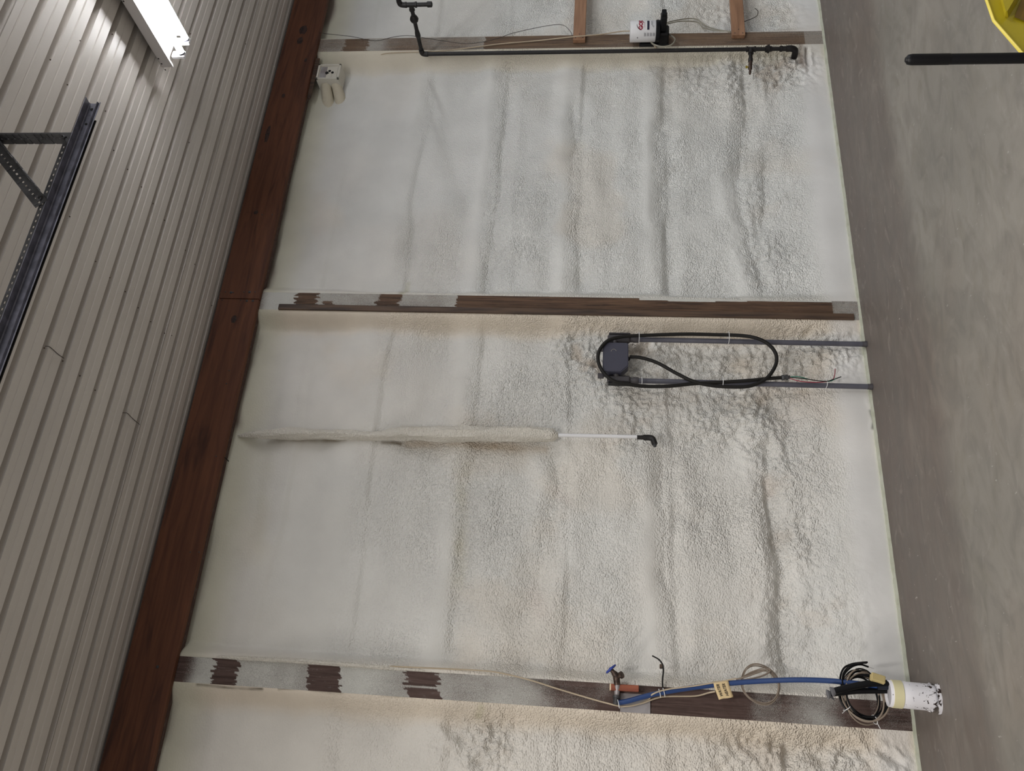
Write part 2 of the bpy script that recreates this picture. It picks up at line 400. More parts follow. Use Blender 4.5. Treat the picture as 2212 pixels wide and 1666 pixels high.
# creases seen in the foam, as photo points on the foam plane: (points, depth, width)
CRE = [
 ([(935,170),(925,260),(905,360),(915,400),(900,470),(885,540),(880,600)], .022, .035),
 ([(935,190),(960,270),(978,320)], .014, .03),
 ([(1097,150),(1085,250),(1080,400),(1062,500),(1060,625)], .026, .035),
 ([(1120,420),(1110,520),(1105,600)], .012, .03),
 ([(1240,230),(1245,380),(1250,470),(1250,610)], .030, .04),
 ([(1180,440),(1178,620)], .010, .04),
 ([(1432,160),(1437,280),(1437,400),(1440,520),(1442,630)], .030, .032),
 ([(1452,190),(1458,300),(1452,400)], .016, .03),
 ([(1595,150),(1600,180),(1612,250),(1605,330),(1590,400),(1600,480),(1620,560),(1638,620)], .040, .035),
 ([(1655,330),(1650,420),(1642,500)], .024, .03),
 ([(1580,300),(1585,460)], .014, .03),
 ([(830,720),(815,860)], .020, .05),
 ([(862,720),(870,860)], .010, .03),
 ([(650,800),(645,900)], .012, .03),
 ([(790,970),(775,1080),(745,1230),(722,1400)], .018, .05),
 ([(1040,740),(1035,860)], .022, .04),
 ([(1030,960),(1003,1100),(992,1250),(985,1390)], .028, .045),
 ([(940,1000),(925,1200)], .010, .06),
 ([(1230,720),(1235,870)], .014, .05),
 ([(1185,975),(1203,1050),(1185,1140),(1195,1210)], .036, .032),
 ([(1165,1190),(1150,1290),(1130,1330)], .026, .04),
 ([(1438,990),(1445,1120),(1432,1220),(1450,1320),(1455,1400)], .026, .035),
 ([(1650,965),(1668,1080),(1675,1150),(1690,1230),(1690,1330),(1697,1420)], .042, .03),
 ([(1660,870),(1700,905),(1712,960),(1700,985)], .030, .035),
 ([(1480,1110),(1520,1130)], .018, .03),
 ([(1660,975),(1645,930)], .02, .03),
 ([(1560,720),(1700,725),(1800,712)], .020, .015),
 ([(1730,735),(1760,712),(1800,705)], .030, .010),
 ([(1879,885),(1887,915),(1881,938)], .016, .010),
 ([(1390,720),(1330,700),(1280,690)], .012, .015),
 ([(600,960),(585,1150),(570,1330)], .012, .05),
 ([(560,1000),(530,1250)], .008, .03),
 ([(700,500),(690,620)], .010, .04), ([(780,140),(760,300),(740,600)], .010, .06),
 ([(735,1520),(725,1600),(730,1660)], .020, .04),
 ([(970,1570),(1000,1600),(1030,1640)], .026, .02), ([(1060,1560),(1100,1600)], .02, .02),
 ([(1650,1560),(1700,1600),(1720,1650)], .030, .02), ([(1560,1550),(1630,1590)], .02, .02),
 ([(1850,1575),(1870,1610),(1915,1640)], .030, .015), ([(1780,1590),(1850,1620)], .022, .015),
 ([(1450,1580),(1470,1640)], .016, .03), ([(1300,1560),(1400,1600),(1450,1660)], .014, .03),
 ([(1095,0),(1100,70)], .02, .05), ([(1720,110),(1722,150)], .03, .008), ([(1737,108),(1738,150)], .035, .008),
]
# dark shade of slits, gaps and crevices painted in, and foam stains: (points, width, colour, strength)
SHADE_STAINS = [([(425,1476),(500,1484),(565,1488)], .007, (.10, .08, .05), .9), ([(600,1490),(740,1497)], .005, (.16, .13, .08), .8), ([(820,1503),(950,1512)], .005, (.3, .24, .16), .6),
       ([(575,946),(650,947),(745,947)], .018, (.20, .15, .08), .9), ([(820,947),(860,951)], .012, (.16, .12, .07), .9), ([(880,954),(1000,956),(1170,960)], .035, (.50, .38, .26), .6),
       ([(1740,845),(1770,780),(1790,770)], .05, (.50, .38, .26), .35), ([(1620,790),(1600,770)], .06, (.50, .40, .29), .4), ([(1370,850),(1450,870)], .07, (.62, .53, .45), .3),
       ([(1000,1000),(985,1250)], .05, (.60, .56, .44), .5), ([(880,600),(872,640)], .02, (.42, .40, .26), .7), ([(570,980),(545,1200)], .06, (.64, .62, .5), .4),
       ([(1725,105),(1730,150)], .02, (.20, .14, .10), .8), ([(1740,105),(1742,150)], .012, (.16, .12, .10), .8), ([(1690,140),(1700,150)], .04, (.5, .38, .28), .5),
       ([(1879,890),(1887,915),(1883,928)], .010, (.05, .05, .03), 1.2), ([(1170,1320),(1150,1280)], .05, (.64, .55, .50), .35), ([(1220,1080),(1190,1050)], .04, (.60, .53, .48), .35),
       ([(1700,890),(1770,880)], .10, (.70, .61, .53), .4), ([(1665,1030),(1670,1060)], .04, (.66, .56, .48), .35), ([(1030,1545),(1040,1530)], .02, (.4, .38, .22), .6)]
# blobs of coarse popcorn foam: (X, Y, radius in m, strength)
POP = [(1300,780,.28,1.0),(1420,770,.26,1.0),(1560,775,.26,1.1),(1700,780,.28,1.2),(1240,740,.25,.8),(1800,760,.2,.9),(1380,880,.25,.7),(1520,890,.3,.6),
       (1640,890,.25,.7),(1330,960,.2,.3),(1560,150,.30,.9),(1640,160,.30,.9),(1700,150,.25,1.0),(1480,140,.3,.6),(1640,430,.25,.5),(1660,560,.3,.5),
       (1700,1000,.3,.45),(1720,1150,.3,.45),(1720,1340,.35,.5),(1000,1590,.25,.6),(1080,1600,.25,.6),(1600,1600,.3,.6),(1700,1620,.3,.6),(1850,1610,.3,.9),
       (1560,30,.3,.6),(1660,30,.3,.5),(1230,60,.25,.4)]

def polydist(x, z, pts):
    d = np.full(x.shape, 9.0)
    for (a, b) in zip(pts[:-1], pts[1:]):
        ax, az = a; bx, bz = b; L2 = (bx-ax)**2+(bz-az)**2
        t = np.clip(((x-ax)*(bx-ax)+(z-az)*(bz-az))/L2, 0, 1)
        d = np.minimum(d, np.hypot(x-(ax+t*(bx-ax)), z-(az+t*(bz-az))))
    return d

def foam_panel(x0, x1, res, seed, warm, postL, postR, parent):
    nx = int((x1-x0)/res)+1; zb, zt = 0.0, 4.14; nz = int((zt-zb)/res)+1
    X, Z = np.meshgrid(np.linspace(x0, x1, nx), np.linspace(zb, zt, nz), indexing='ij')
    wx = X + 0.05*fbm(X, Z, 3, 3, seed+50); wz = Z + 0.05*fbm(X, Z, 3, 3, seed+60)
    D = np.full(X.shape, 0.10)
    D += 0.024*fbm(X, Z, 0.9, 3, seed) + 0.044*fbm(X*0.30, Z, 1.9, 3, seed+5) + 0.016*fbm(X*0.8, Z, 3.5, 2, seed+6)
    # soft bulge over every girt hidden in the foam
    for k, zg in GR:
        q = Z + 0.05*fbm(X, Z*0.2, 1.3, 2, seed+k*3+70)
        D -= 0.022*sstep(zg-0.03, zg+0.02, q)*(1-sstep(zg+0.10, zg+0.26, q))*(0.7+0.5*fbm(X, Z, 1.2, 2, seed+k))
    # lower part swells out to the smooth skirt at the floor
    D *= 0.10 + 0.90*sstep(0.10, 0.62, Z + 0.05*fbm(X, Z, 1.6, 2, seed+90))
    D -= 0.05*sstep(3.85, 4.10, Z)
    cmask = np.zeros(X.shape)
    for pts, dep, wid in CRE:
        P = [tuple(wall(a, b, W+0.08)[[0, 2]]) for a, b in pts]
        xs = [p[0] for p in P]; zs = [p[1] for p in P]
        if max(xs) < x0-.2 or min(xs) > x1+.2: continue
        sel = (X > min(xs)-.3) & (X < max(xs)+.3) & (Z > min(zs)-.3) & (Z < max(zs)+.3)
        if not sel.any(): continue
        d = polydist(wx[sel], wz[sel], P)
        nn = 0.75+0.7*fbm(X[sel], Z[sel], 5, 2, seed+11)
        g = np.exp(-(d/wid)**1.5)*nn
        D[sel] += dep*g*0.42 + 0.32*dep*np.exp(-(d/(wid*2.6))**2)*nn - 0.30*dep*np.exp(-((d-3.4*wid)/(wid*1.6))**2)
        cmask[sel] = np.maximum(cmask[sel], np.exp(-(d/(wid*1.5))**2)*dep/0.03)
    # rough zones
    rough = 0.35 + 0.45*sstep(3.5, 2.4, Z) + 0.3*fbm(X, Z, 1.1, 3, seed+20)
    rough *= sstep(0.14, 0.34, Z + 0.03*fbm(X, Z, 2, 2, seed+22))
    rough = np.clip(rough, 0.02, 1.2)
    for k, zg in GR[:4]:
        q = Z + 0.04*fbm(X, Z*0.2, 1.1, 2, seed+k*3+170)
        rough *= 1-0.80*np.exp(-((q-zg-0.11)/0.055)**2)*sstep(-.25, .25, fbm(X, Z*.3, .9, 2, seed+k+180))
    rough *= 0.55+0.9*np.clip(0.5+fbm(X, Z, 2.4, 3, seed+24), 0, 1)
    top_smooth = sstep(3.12, 3.32, Z + 0.05*fbm(X, Z, 1.2, 2, seed+23))
    rough *= 1-0.75*top_smooth
    rough = rough + 0.35*np.clip(cmask, 0, 1)
    pop = np.zeros(X.shape)
    for a, b, r, s in POP:
        P = wall(a, b, W+0.08); pop += s*np.exp(-(((X-P[0])**2+(Z-P[2])**2)/(r*r))*1.6)
    pop = np.clip(pop*1.25, 0, 1.4)*(0.6+0.8*np.clip(fbm(X, Z, 4, 3, seed+25)+.3, 0, 1))
    lum = worley(wx, wz, 19, seed+30); lum2 = worley(wx*1.15, wz*0.9, 38, seed+31)
    D += pop*(0.036*(lum-0.45) + 0.020*(lum2-0.4) + 0.024*fbm(X, Z, 6, 3, seed+33))
    mid = worley(wx, wz*0.8, 42, seed+35)
    D += rough*(0.0035*(mid-0.45) + 0.006*fbm(X, Z, 12, 3, seed+36))
    # edges lap up against the posts
    eL = X-x0; eR = x1-X; wob = 0.02*fbm(X*0+1, Z, 5, 3, seed+40)
    if postR:
        f = sstep(0.12+wob, 0.004, eR); D = D*(1-f) + (-0.002)*f
    if postL:
        f = sstep(0.09+wob, 0.004, eL); D = D*(1-f) + (0.0)*f
        lip = np.exp(-((eL-0.03)/0.028)**2)*sstep(2.2, 2.5, Z)*sstep(4.05, 3.9, Z)*(0.7+0.6*fbm(X*0, Z, 2, 2, seed+44))
        if seed == 300: D -= 0.030*lip
    # stay in front of the sheathing
    D = np.clip(D, -0.05, 0.17)
    # colour: white-grey foam, beige where it laps the posts and under the header, pinkish old foam in hollows
    base = np.array([0.705, 0.705, 0.68]); warmc = np.array([0.73, 0.69, 0.63]); beige = np.array([0.72, 0.635, 0.525]); yel = np.array([0.58, 0.56, 0.44]); pink = np.array([0.62, 0.56, 0.49])
    skirt = np.array([0.76, 0.75, 0.74])
    C = np.zeros(X.shape+(3,)); C[:] = base*(1-warm)+warmc*warm
    def blend(f, c):
        f = np.clip(f, 0, 1)[..., None]; C[:] = C*(1-f)+c*f
    blend(0.35*sstep(-.1, .5, fbm(X, Z, 1.0, 4, seed+80)), warmc)
    blend(0.30*sstep(.15, .55, fbm(X, Z, 1.7, 4, seed+81)), beige)
    blend(0.7*pop*sstep(.2, .5, fbm(X, Z, 5, 3, seed+82)), pink)
    if seed == 200: beige = np.array([0.66, 0.61, 0.50])
    if postR: blend(0.95*sstep(0.17+2*wob, 0.06, eR), beige)
    if postL: blend(0.30*sstep(0.10, 0.02, eL), beige)
    blend(0.85*sstep(3.80, 4.05, Z + 0.03*fbm(X, Z, 3, 2, seed+83)), yel)
    blend(0.5*sstep(0.25, 0.15, Z)*sstep(0.0, 0.06, Z), skirt)
    blend(0.5*sstep(0.03, 0.01, Z), np.array([0.66, 0.67, 0.56]))
    for pts, wid, col_, st in SHADE_STAINS:
        P = [tuple(wall(a, b, W+(0.0 if wid < .0125 else 0.05))[[0, 2]]) for a, b in pts]
        if max(p[0] for p in P) < x0-.1 or min(p[0] for p in P) > x1+.1: continue
        d = polydist(wx*.4+X*.6, wz*.4+Z*.6, P); blend(st*np.exp(-(d/wid)**2)*(0.7+.6*fbm(X, Z, 9, 3, seed+88)), np.array(col_))
    # patchy dark brown tint on the strip right under the header
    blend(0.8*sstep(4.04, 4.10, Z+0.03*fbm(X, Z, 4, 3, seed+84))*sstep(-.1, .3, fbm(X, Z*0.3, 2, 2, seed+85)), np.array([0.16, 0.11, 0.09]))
    n = nx*nz
    V = np.stack([X, W+D, Z], -1).reshape(-1, 3)
    I = np.arange(n).reshape(nx, nz)
    Fq = np.stack([I[:-1, :-1], I[1:, :-1], I[1:, 1:], I[:-1, 1:]], -1).reshape(-1, 4)
    me = bpy.data.meshes.new('foam_panel')
    me.vertices.add(n); me.vertices.foreach_set('co', V.ravel().astype(np.float32))
    me.loops.add(Fq.size); me.loops.foreach_set('vertex_index', Fq.ravel().astype(np.int32))
    me.polygons.add(len(Fq)); me.polygons.foreach_set('loop_start', np.arange(0, Fq.size, 4, dtype=np.int32))
    me.polygons.foreach_set('loop_total', np.full(len(Fq), 4, dtype=np.int32)); me.polygons.foreach_set('use_smooth', np.ones(len(Fq), dtype=bool))
    me.update()
    a = me.attributes.new('tint', 'FLOAT_COLOR', 'POINT'); a.data.foreach_set('color', np.concatenate([C.reshape(-1, 3), np.ones((n, 1))], 1).ravel().astype(np.float32))
    a = me.attributes.new('rough', 'FLOAT', 'POINT'); a.data.foreach_set('value', np.clip(rough+0.5*pop, 0, 1.3).ravel().astype(np.float32))
    me.materials.append(FOAM)
    o = bpy.data.objects.new('foam_panel', me); COL.objects.link(o); o.parent = parent
    return o

wb = struct(MB().box((-4.2, W+0.19, 0), (9.4, W+0.24, ZC+0.3)).build('wall_back', M_bench))
PX = (5.235, 2.770, 0.305)                       # the three posts in view
foam_panel(PX[0]+.070, 6.7, .011, 100, 0.0, True, False, wb)
foam_panel(PX[1]+.070, PX[0]-.070, .008, 200, 0.0, True, True, wb)
foam_panel(PX[2]+.070, PX[1]-.070, .0065, 300, 0.25, True, True, wb)
foam_panel(-2.1, PX[2]-.070, .0075, 400, 0.75, False, True, wb)

# floor and the pale edge strip of the foam at the floor
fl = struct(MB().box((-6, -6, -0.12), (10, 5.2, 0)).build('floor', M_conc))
tr = MB()
random.seed(3)
x = -2.1
prev = None
while x < 6.7:
    y = W-0.006-random.random()*0.006; z = 0.012+random.random()*0.005
    if prev is not None:
        (xa, ya, za) = prev
        tr.add([(xa, ya, 0), (x, y, 0), (x, y+.004, z), (xa, ya+.004, za), (xa, W+.06, za), (x, W+.06, z)], [(0, 1, 2, 3), (3, 2, 5, 4)])
    prev = (x, y, z); x += 0.05
M_strip = mat('pale_green_foam_edge', srgb(190, 192, 176), 0.6, bump=(50, 0.4, 0.004), noise=(14, srgb(176, 178, 158), 0.45, 0.65))
struct(tr.build('trim_1', M_strip))

# ceiling: ribbed white sheets running along the wall, six ribs to a sheet
PITCH = 0.1524
def ceiling_profile(y0, n):
    pts = []
    for k in range(n):
        y = y0 + k*PITCH
        pts += [(y, 0), (y+.040, 0.0015), (y+.044, .0035), (y+.050, 0), (y+.104, 0.0), (y+.107, .044), (y+.141, .044), (y+.146, 0)]
    pts.append((y0+n*PITCH, 0)); return pts
ceil = struct(MB().box((-5, -5.5, ZC+0.08), (10, W+.19, ZC+0.12)).build('ceiling', M_ceil))
yb = 3.265+0.153-0.126      # a groove sits at y = 3.265 + k * pitch
k0 = -9
for s_ in range(k0, 2):
    ya = yb + s_*6*PITCH
    n = 6
    pr = ceiling_profile(ya, n)
    pr = [p for p in pr if p[0] < W+.17]
    if not pr: continue
    vs = []; dz = 0.0015*(s_ % 2)
    for (y, z) in pr: vs += [(-5, y, ZC+z-dz), (10, y, ZC+z-dz)]
    fs = [(2*i, 2*i+1, 2*i+3, 2*i+2) for i in range(len(pr)-1)]
    MB().add(vs, fs).build('ceiling_sheet', M_ceil, ceil)
scm = None
for (sx_, sy_) in [(172,88),(108,129),(145,183),(242,74),(180,232),(227,240),(411,73),(275,366),(305,404),(330,440),(408,308),(245,325),(530,95),
                   (206,565),(237,600),(270,630),(298,665),(325,695),(355,720),(8,680),(95,752),(135,780),(172,812),(205,843),(150,468),(355,476),(400,541),(457,660),(370,725),(420,571)]:
    p = level(sx_, sy_, ZC)
    if scm is None:
        o = MB().lathe((0, 0, 0), (0, 0, -1), [(0, .0042), (.0015, .0042), (.0015, .003), (.004, .003), (.005, .002)], 8).build('ceiling_screw', M_screw, ceil); scm = o
    else: o = scm.copy(); COL.objects.link(o)
    o.location = (p[0], p[1], ZC)

# ------------------------------------------------------------------ header planks
def header(x0, x1, label):
    t = thing('header_plank', label, 'beam', ((x0+x1)/2, W-.02, 4.08), 'header planks under the ceiling')
    MB().box((x0, W-.042, 4.078), (x1, W-.003, 4.372), bev=.003).build('plank', M_plank, t)
    return t
h1 = header(2.762, 7.0, 'dark red brown header plank from middle post to far post')
h2 = header(-2.1, 2.758, 'long red brown header plank left of the bolted splice')
def bolts(par, pts, r=.006):
    for (X_, Y_) in pts:
        p = wall(X_, Y_, W-.043)
        MB().lathe((p[0], W-.042, p[2]), (0, -1, 0), [(0, r*1.5), (.002, r*1.5), (.0025, r), (.005, r), (.006, r*.5)], 8).build('bolt', M_galvd, par)
bolts(h1, [(539,631),(499,632)], .007); bolts(h2, [(533,650),(546,650)], .006)
bolts(h1, [(487,631),(504,632),(527,631),(551,631),(577,292),(588,464),(566,464)], .003); bolts(h2, [(480,648),(520,649),(495,801),(489,829),(467,986),(430,1193),(411,1193),(340,1441)], .003)
bolts(h2, [(340,1441)], .006)
# dark knots, flush with the plank face
def knot(par, X_, Y_, rx, rz):
    p = wall(X_, Y_, W-.042)
    n = 12; vs = [(p[0]+rx*math.cos(a*2*math.pi/n)*(1+.2*math.sin(3*a)), W-.0425, p[2]+rz*math.sin(a*2*math.pi/n)) for a in range(n)]
    vs += [(p[0]+(v[0]-p[0])*.5, W-.0445, p[2]+(v[2]-p[2])*.5) for v in vs]
    fs = [(i, (i+1) % n, (i+1) % n+n, i+n) for i in range(n)]+[tuple(range(n, 2*n))]
    MB().add(vs, fs).build('knot', M_knot, par)
M_knot = mat('dark_knot', srgb(40, 28, 25), 0.7, noise=(40, srgb(64, 42, 36), .4, .6))
knot(h1, 578, 290, .085, .018); knot(h1, 612, 207, .022, .014); knot(h1, 655, 65, .05, .035); knot(h1, 648, 88, .04, .025); knot(h1, 660, 130, .02, .012)
knot(h1, 553, 459, .018, .018); knot(h2, 505, 690, .03, .02)

# second ply, seen as a rough dark edge below the front planks
bp1 = MB().box((PX[1]+.075, W+.003, 4.082), (PX[0]-.075, W+.042, 4.30)).build('backing_ply', M_ply)
tag(bp1, 'rough backing board edge under the header, between middle and far post', 'board', 'backing boards behind the header')
bp2 = MB().box((PX[2]+.075, W+.003, 4.082), (PX[1]-.075, W+.042, 4.30)).build('backing_ply', M_ply)
tag(bp2, 'rough backing board edge under the header, between middle and near post', 'board', 'backing boards behind the header')
bp3 = MB().box((-2.1, W+.003, 4.082), (PX[2]-.075, W+.042, 4.30)).build('backing_ply', M_ply)
tag(bp3, 'rough backing board edge under the header, left of the near post', 'board', 'backing boards behind the header')

# ------------------------------------------------------------------ timber posts with painted overspray
def post(px, m, label, spray_fn, seed):
    x0, x1 = px-.070, px+.070; res = .006; zb, zt = .014, 4.20
    nx = int((x1-x0)/res)+1; nz = int((zt-zb)/.008)+1
    X, Z = np.meshgrid(np.linspace(x0, x1, nx), np.linspace(zb, zt, nz), indexing='ij')
    U = (X-x0)/(x1-x0)
    Sp = spray_fn(U, Z, X)
    n = nx*nz; V = np.stack([X, np.full(X.shape, W-.002)+0.0012*fbm(X, Z, 30, 2, seed), Z], -1).reshape(-1, 3)
    I = np.arange(n).reshape(nx, nz)
    Fq = np.stack([I[:-1, :-1], I[1:, :-1], I[1:, 1:], I[:-1, 1:]], -1).reshape(-1, 4)
    vs = V.tolist(); fs = Fq.tolist(); sp = Sp.ravel().tolist()
    k = n   # sides, top and bottom of the timber
    vs += [(x0, W-.002, zb), (x0, W-.002, zt), (x0, W+.14, zb), (x0, W+.14, zt), (x1, W-.002, zb), (x1, W-.002, zt), (x1, W+.14, zb), (x1, W+.14, zt)]
    fs += [(k, k+1, k+3, k+2), (k+4, k+6, k+7, k+5), (k+2, k+3, k+7, k+6), (k, k+2, k+6, k+4), (k+1, k+5, k+7, k+3)]; sp += [.6]*8
    me = bpy.data.meshes.new('timber_post'); me.from_pydata(vs, [], fs); me.materials.append(m)
    a = me.attributes.new('spray', 'FLOAT', 'POINT'); a.data.foreach_set('value', np.array(sp, np.float32))
    o = bpy.data.objects.new('timber_post', me); COL.objects.link(o)
    return o
def zof(X_, Y_): return wall(X_, Y_, W)[2]
def patch(Z, U, za, zb_, rag=.03, seed=0):
    """1 inside the scraped band between heights za > zb_"""
    e = rag*fbm(U*3, Z*0+seed, 4, 3, seed+1)
    return (Z+e < za) & (Z+e > zb_)
def spray1(U, Z, X):
    s = 0.40 + 0.28*fbm(X, Z, 3, 4, 511)
    s = np.where(patch(Z, U, zof(790, 95), zof(700, 95)*0+zof(795, 95)-.4, .03, 5), s, s)
    s = s - 0.35*patch(Z, U, zof(745, 95), zof(795, 95), .04, 6)
    s = s - 0.25*sstep(4.0, 4.15, Z)
    zc = zof(1048, 95); s = np.where(Z + .02*fbm(U*3, Z, 3, 3, 513) < zc, 0.10+0.45*fbm(X, Z*.4, 2, 3, 514), s)
    s = np.where((Z < zof(1740, 95)), .45, s)
    return s
def spray2(U, Z, X):
    s = 0.66 + 0.25*fbm(X, Z, 4, 4, 521) + .25*sstep(3.7, 3.95, Z)
    s = s - 0.6*sstep(4.0, 4.12, Z)
    s = np.where(patch(Z, U, zof(635, 650), zof(682, 650), .05, 7), .05+.3*fbm(U*2, Z, 20, 2, 522), s)
    s = np.where(patch(Z, U, zof(700, 650), zof(722, 650), .04, 12) & (U < .55), .2, s)
    s = np.where(patch(Z, U, zof(818, 650), zof(866, 650), .04, 8), .08+.3*fbm(U*2, Z, 20, 2, 523), s)
    zc = zof(986, 650); s = np.where(Z + .015*fbm(U*4, Z, 3, 3, 524) < zc, 0.0, s)
    # foam edge wanders over the right edge of the post lower down
    s = np.where((Z < zof(1380, 660)) & (U > .93-.10*np.exp(-((Z-zof(1500, 660))/.25)**2)+.03*fbm(U, Z, 9, 2, 525)), .9, s)
    s = np.where(Z < zof(1800, 675), .42+.2*fbm(X, Z, 9, 3, 526), s)
    return s
def spray3(U, Z, X):
    s = 0.66 + 0.34*fbm(X, Z, 3, 4, 531) + .25*sstep(3.75, 3.9, Z)*sstep(4.0, 3.93, Z)
    s = s - 0.5*sstep(3.96, 4.06, Z)
    for i, (a, b, lo, hi) in enumerate([(460,512,0,1),(668,738,0,1),(880,950,.45,1),(885,955,0,.35)]):
        s = np.where(patch(Z, U, zof(a, 1450), zof(b, 1450), .035, 20+i) & (U >= lo) & (U <= hi), .05+.35*fbm(U*2, Z, 18, 3, 532+i), s)
    low = sstep(zof(1060, 1480), zof(1200, 1500), Z)
    s = s*(1-low) + low*(0.25+.42*fbm(X, Z, 4, 4, 536))
    bare = sstep(zof(1370, 1500), zof(1400, 1500), Z)*sstep(zof(1640, 1530), zof(1600, 1530), Z)
    s = s*(1-bare)+bare*(0.05+.3*np.clip(fbm(X, Z, 5, 3, 537), 0, 1))
    s = np.where(Z < .22, s+.15, s)
    return s
tag(post(PX[0], M_post1, '', spray1, 61), 'far greyish brown timber post behind the black gas pipe', 'post')
tag(post(PX[1], M_post2, '', spray2, 62), 'middle dark brown timber post beside the two grey conduits', 'post')
tag(post(PX[2], M_post3, '', spray3, 63), 'near purple brown timber post with white overspray and scraped patches', 'post')
pc0 = wall(604, 660, W)
cl = MB().box((PX[1]-.073, W-.016, .05), (PX[1]-.030, W-.001, pc0[2]), bev=.002).build('cleat_board', M_cleat)
tag(cl, 'narrow dark brown board nailed along the middle post, below its sprayed top', 'board')
# splits in the near post
ck = MB().box((0, 0, 0), (0.001, 0.001, 0.001))
# short girts right of the far post, hung on metal hangers
for (xa, ya, xb, yb_, lab) in ((1240, 88, 1266, 40, 'upper short orange brown rail fixed to the far post, above the white jug'),
                               (1579, 78, 1607, 40, 'lower short orange brown rail fixed to the far post, below the white jug')):
    za = wall(xa, 40, W-.03)[2]; zb2 = wall(xb, 40, W-.03)[2]; xe = wall((xa+xb)/2, ya, W-.03)[0]
    t = thing('wall_rail', lab, 'board', (xe, W-.03, zb2), 'rails right of the far post')
    MB().box((xe, W-.042, min(za, zb2)), (6.7, W-.004, max(za, zb2)), bev=.003).build('board', M_girt, t)
    for dx, dz in ((.02, .2), (.02, .8), (.06, .5)):
        MB().lathe((xe+dx, W-.042, min(za, zb2)+abs(za-zb2)*dz), (0, -1, 0), [(0, .004), (.002, .004), (.003, .002)], 8).build('nail', M_galvd, t)

# ------------------------------------------------------------------ black gas pipe
t = thing('gas_pipe', 'black iron gas pipe running down the far post with elbow and tee', 'pipe', (5.09, 4.67, .5))
gy = W-.045
pe = wall(912, 117, gy); pt = wall(1622, 103, gy)
gx = pe[0]; ztop = pe[2]; zt2 = pt[2]
MB().tube([(gx, gy, zt2), (gx, gy, ztop)], .0155, 14).build('pipe', M_iron, t, True)
EL = lambda p, d1, d2, r, R=.030: smooth([np.array(p)+np.array(d1)*R*1.6, np.array(p)+np.array(d1)*R*.9, np.array(p)+(np.array(d1)+np.array(d2))*R*.22, np.array(p)+np.array(d2)*R*.9, np.array(p)+np.array(d2)*R*1.6], 5)
MB().tube(EL((gx, gy, ztop), (0, 0, -1), (0, -1, 0), 0), .021, 14).build('elbow', M_iron, t, True)
L1 = 0.47
MB().tube([(gx, gy, ztop), (gx, gy-L1, ztop)], .0155, 14).build('pipe', M_iron, t, True)
MB().lathe((gx, gy-.17, ztop), (0, -1, 0), [(0, .018), (.01, .021), (.03, .021), (.06, .017)], 14).build('coupling', M_iron, t, True)
MB().lathe((gx, gy-.31, ztop), (0, -1, 0), [(0, .016), (.012, .028), (.03, .034), (.048, .028), (.065, .018)], 16).build('union', M_iron, t, True)
yt_ = gy-L1
MB().lathe((gx, yt_, ztop-.045), (0, 0, 1), [(0, .022), (.012, .022), (.014, .018), (.076, .018), (.078, .022), (.09, .022)], 14).lathe((gx, yt_+.05, ztop), (0, -1, 0), [(0, .022), (.012, .022), (.014, .018), (.05, .018)], 14).build('tee', M_iron, t, True)
MB().tube([(gx, yt_, ztop-.04), (gx, yt_, ztop-.15)], .0155, 14).build('drip_leg', M_iron, t, True)
MB().lathe((gx, yt_, ztop-.125), (0, 0, -1), [(0, .02), (.006, .022), (.035, .021), (.04, .012)], 14).build('cap', M_iron, t, True)
MB().tube(EL((gx, yt_, ztop+.085), (0, 0, -1), (0, -1, 0), 0), .020, 14).build('elbow', M_iron, t, True)
MB().tube([(gx, yt_, ztop+.085), (gx, yt_-.9, ztop+.085)], .0155, 14).build('pipe', M_iron, t, True)
# foot of the pipe: tee, side leg with brass tap, union, elbow into the foam
MB().lathe((gx, gy, zt2-.035), (0, 0, 1), [(0, .022), (.01, .022), (.012, .018), (.058, .018), (.06, .022), (.07, .022)], 14).build('tee', M_iron, t, True)
q1 = wall(1620, 160, gy-.01)
dq = Vector(q1)-Vector((gx, gy, zt2)); dn = dq.normalized()
lq = dq.length
MB().lathe((gx, gy, zt2), dn, [(0, .018), (.03, .021), (.05, .021), (.052, .014), (lq*.36, .014), (lq*.38, .017), (lq*.5, .018), (lq*.52, .013)], 12).build('side_leg', M_iron, t, True)
MB().lathe(Vector((gx, gy, zt2))+dn*lq*.5, dn, [(0, .012), (.01, .015), (lq*.3, .015), (lq*.32, .010), (lq*.45, .010), (lq*.5, .008)], 12).build('gas_tap', M_rust, t, True)
kq = Vector((gx, gy, zt2))+dn*lq*.72
MB().lathe(kq, (0, 0, 1), [(0.01, .006), (.02, .006), (.022, .010), (.034, .010), (.036, .006)], 8).build('tap_key', M_brass, t, True)
pu = wall(1658, 99, gy); pb = wall(1735, 92, gy)
MB().tube([(gx, gy, zt2), (gx, gy, pu[2]-.19)], .015, 12).build('pipe', M_iron, t, True)
MB().lathe((gx, gy, pu[2]+.02), (0, 0, -1), [(0, .018), (.004, .026), (.014, .026), (.018, .033), (.03, .033), (.034, .022), (.05, .020)], 10).build('union', M_iron, t, True)
MB().lathe((gx, gy, pu[2]-.09), (0, 0, -1), [(0, .022), (.02, .022), (.022, .018), (.06, .019)], 12).build('coupling', M_iron, t, True)
MB().tube(smooth([(gx, gy, pu[2]-.14), (gx, gy, pu[2]-.18), (gx, gy+.02, pu[2]-.21), (gx-.005, gy+.07, pu[2]-.215), (gx-.005, gy+.12, pu[2]-.215)], 5), .024, 12).build('elbow', M_iron, t, True)
# dark foam-free hole where it leaves the wall
ph = wall(1725, 100, W-.02)

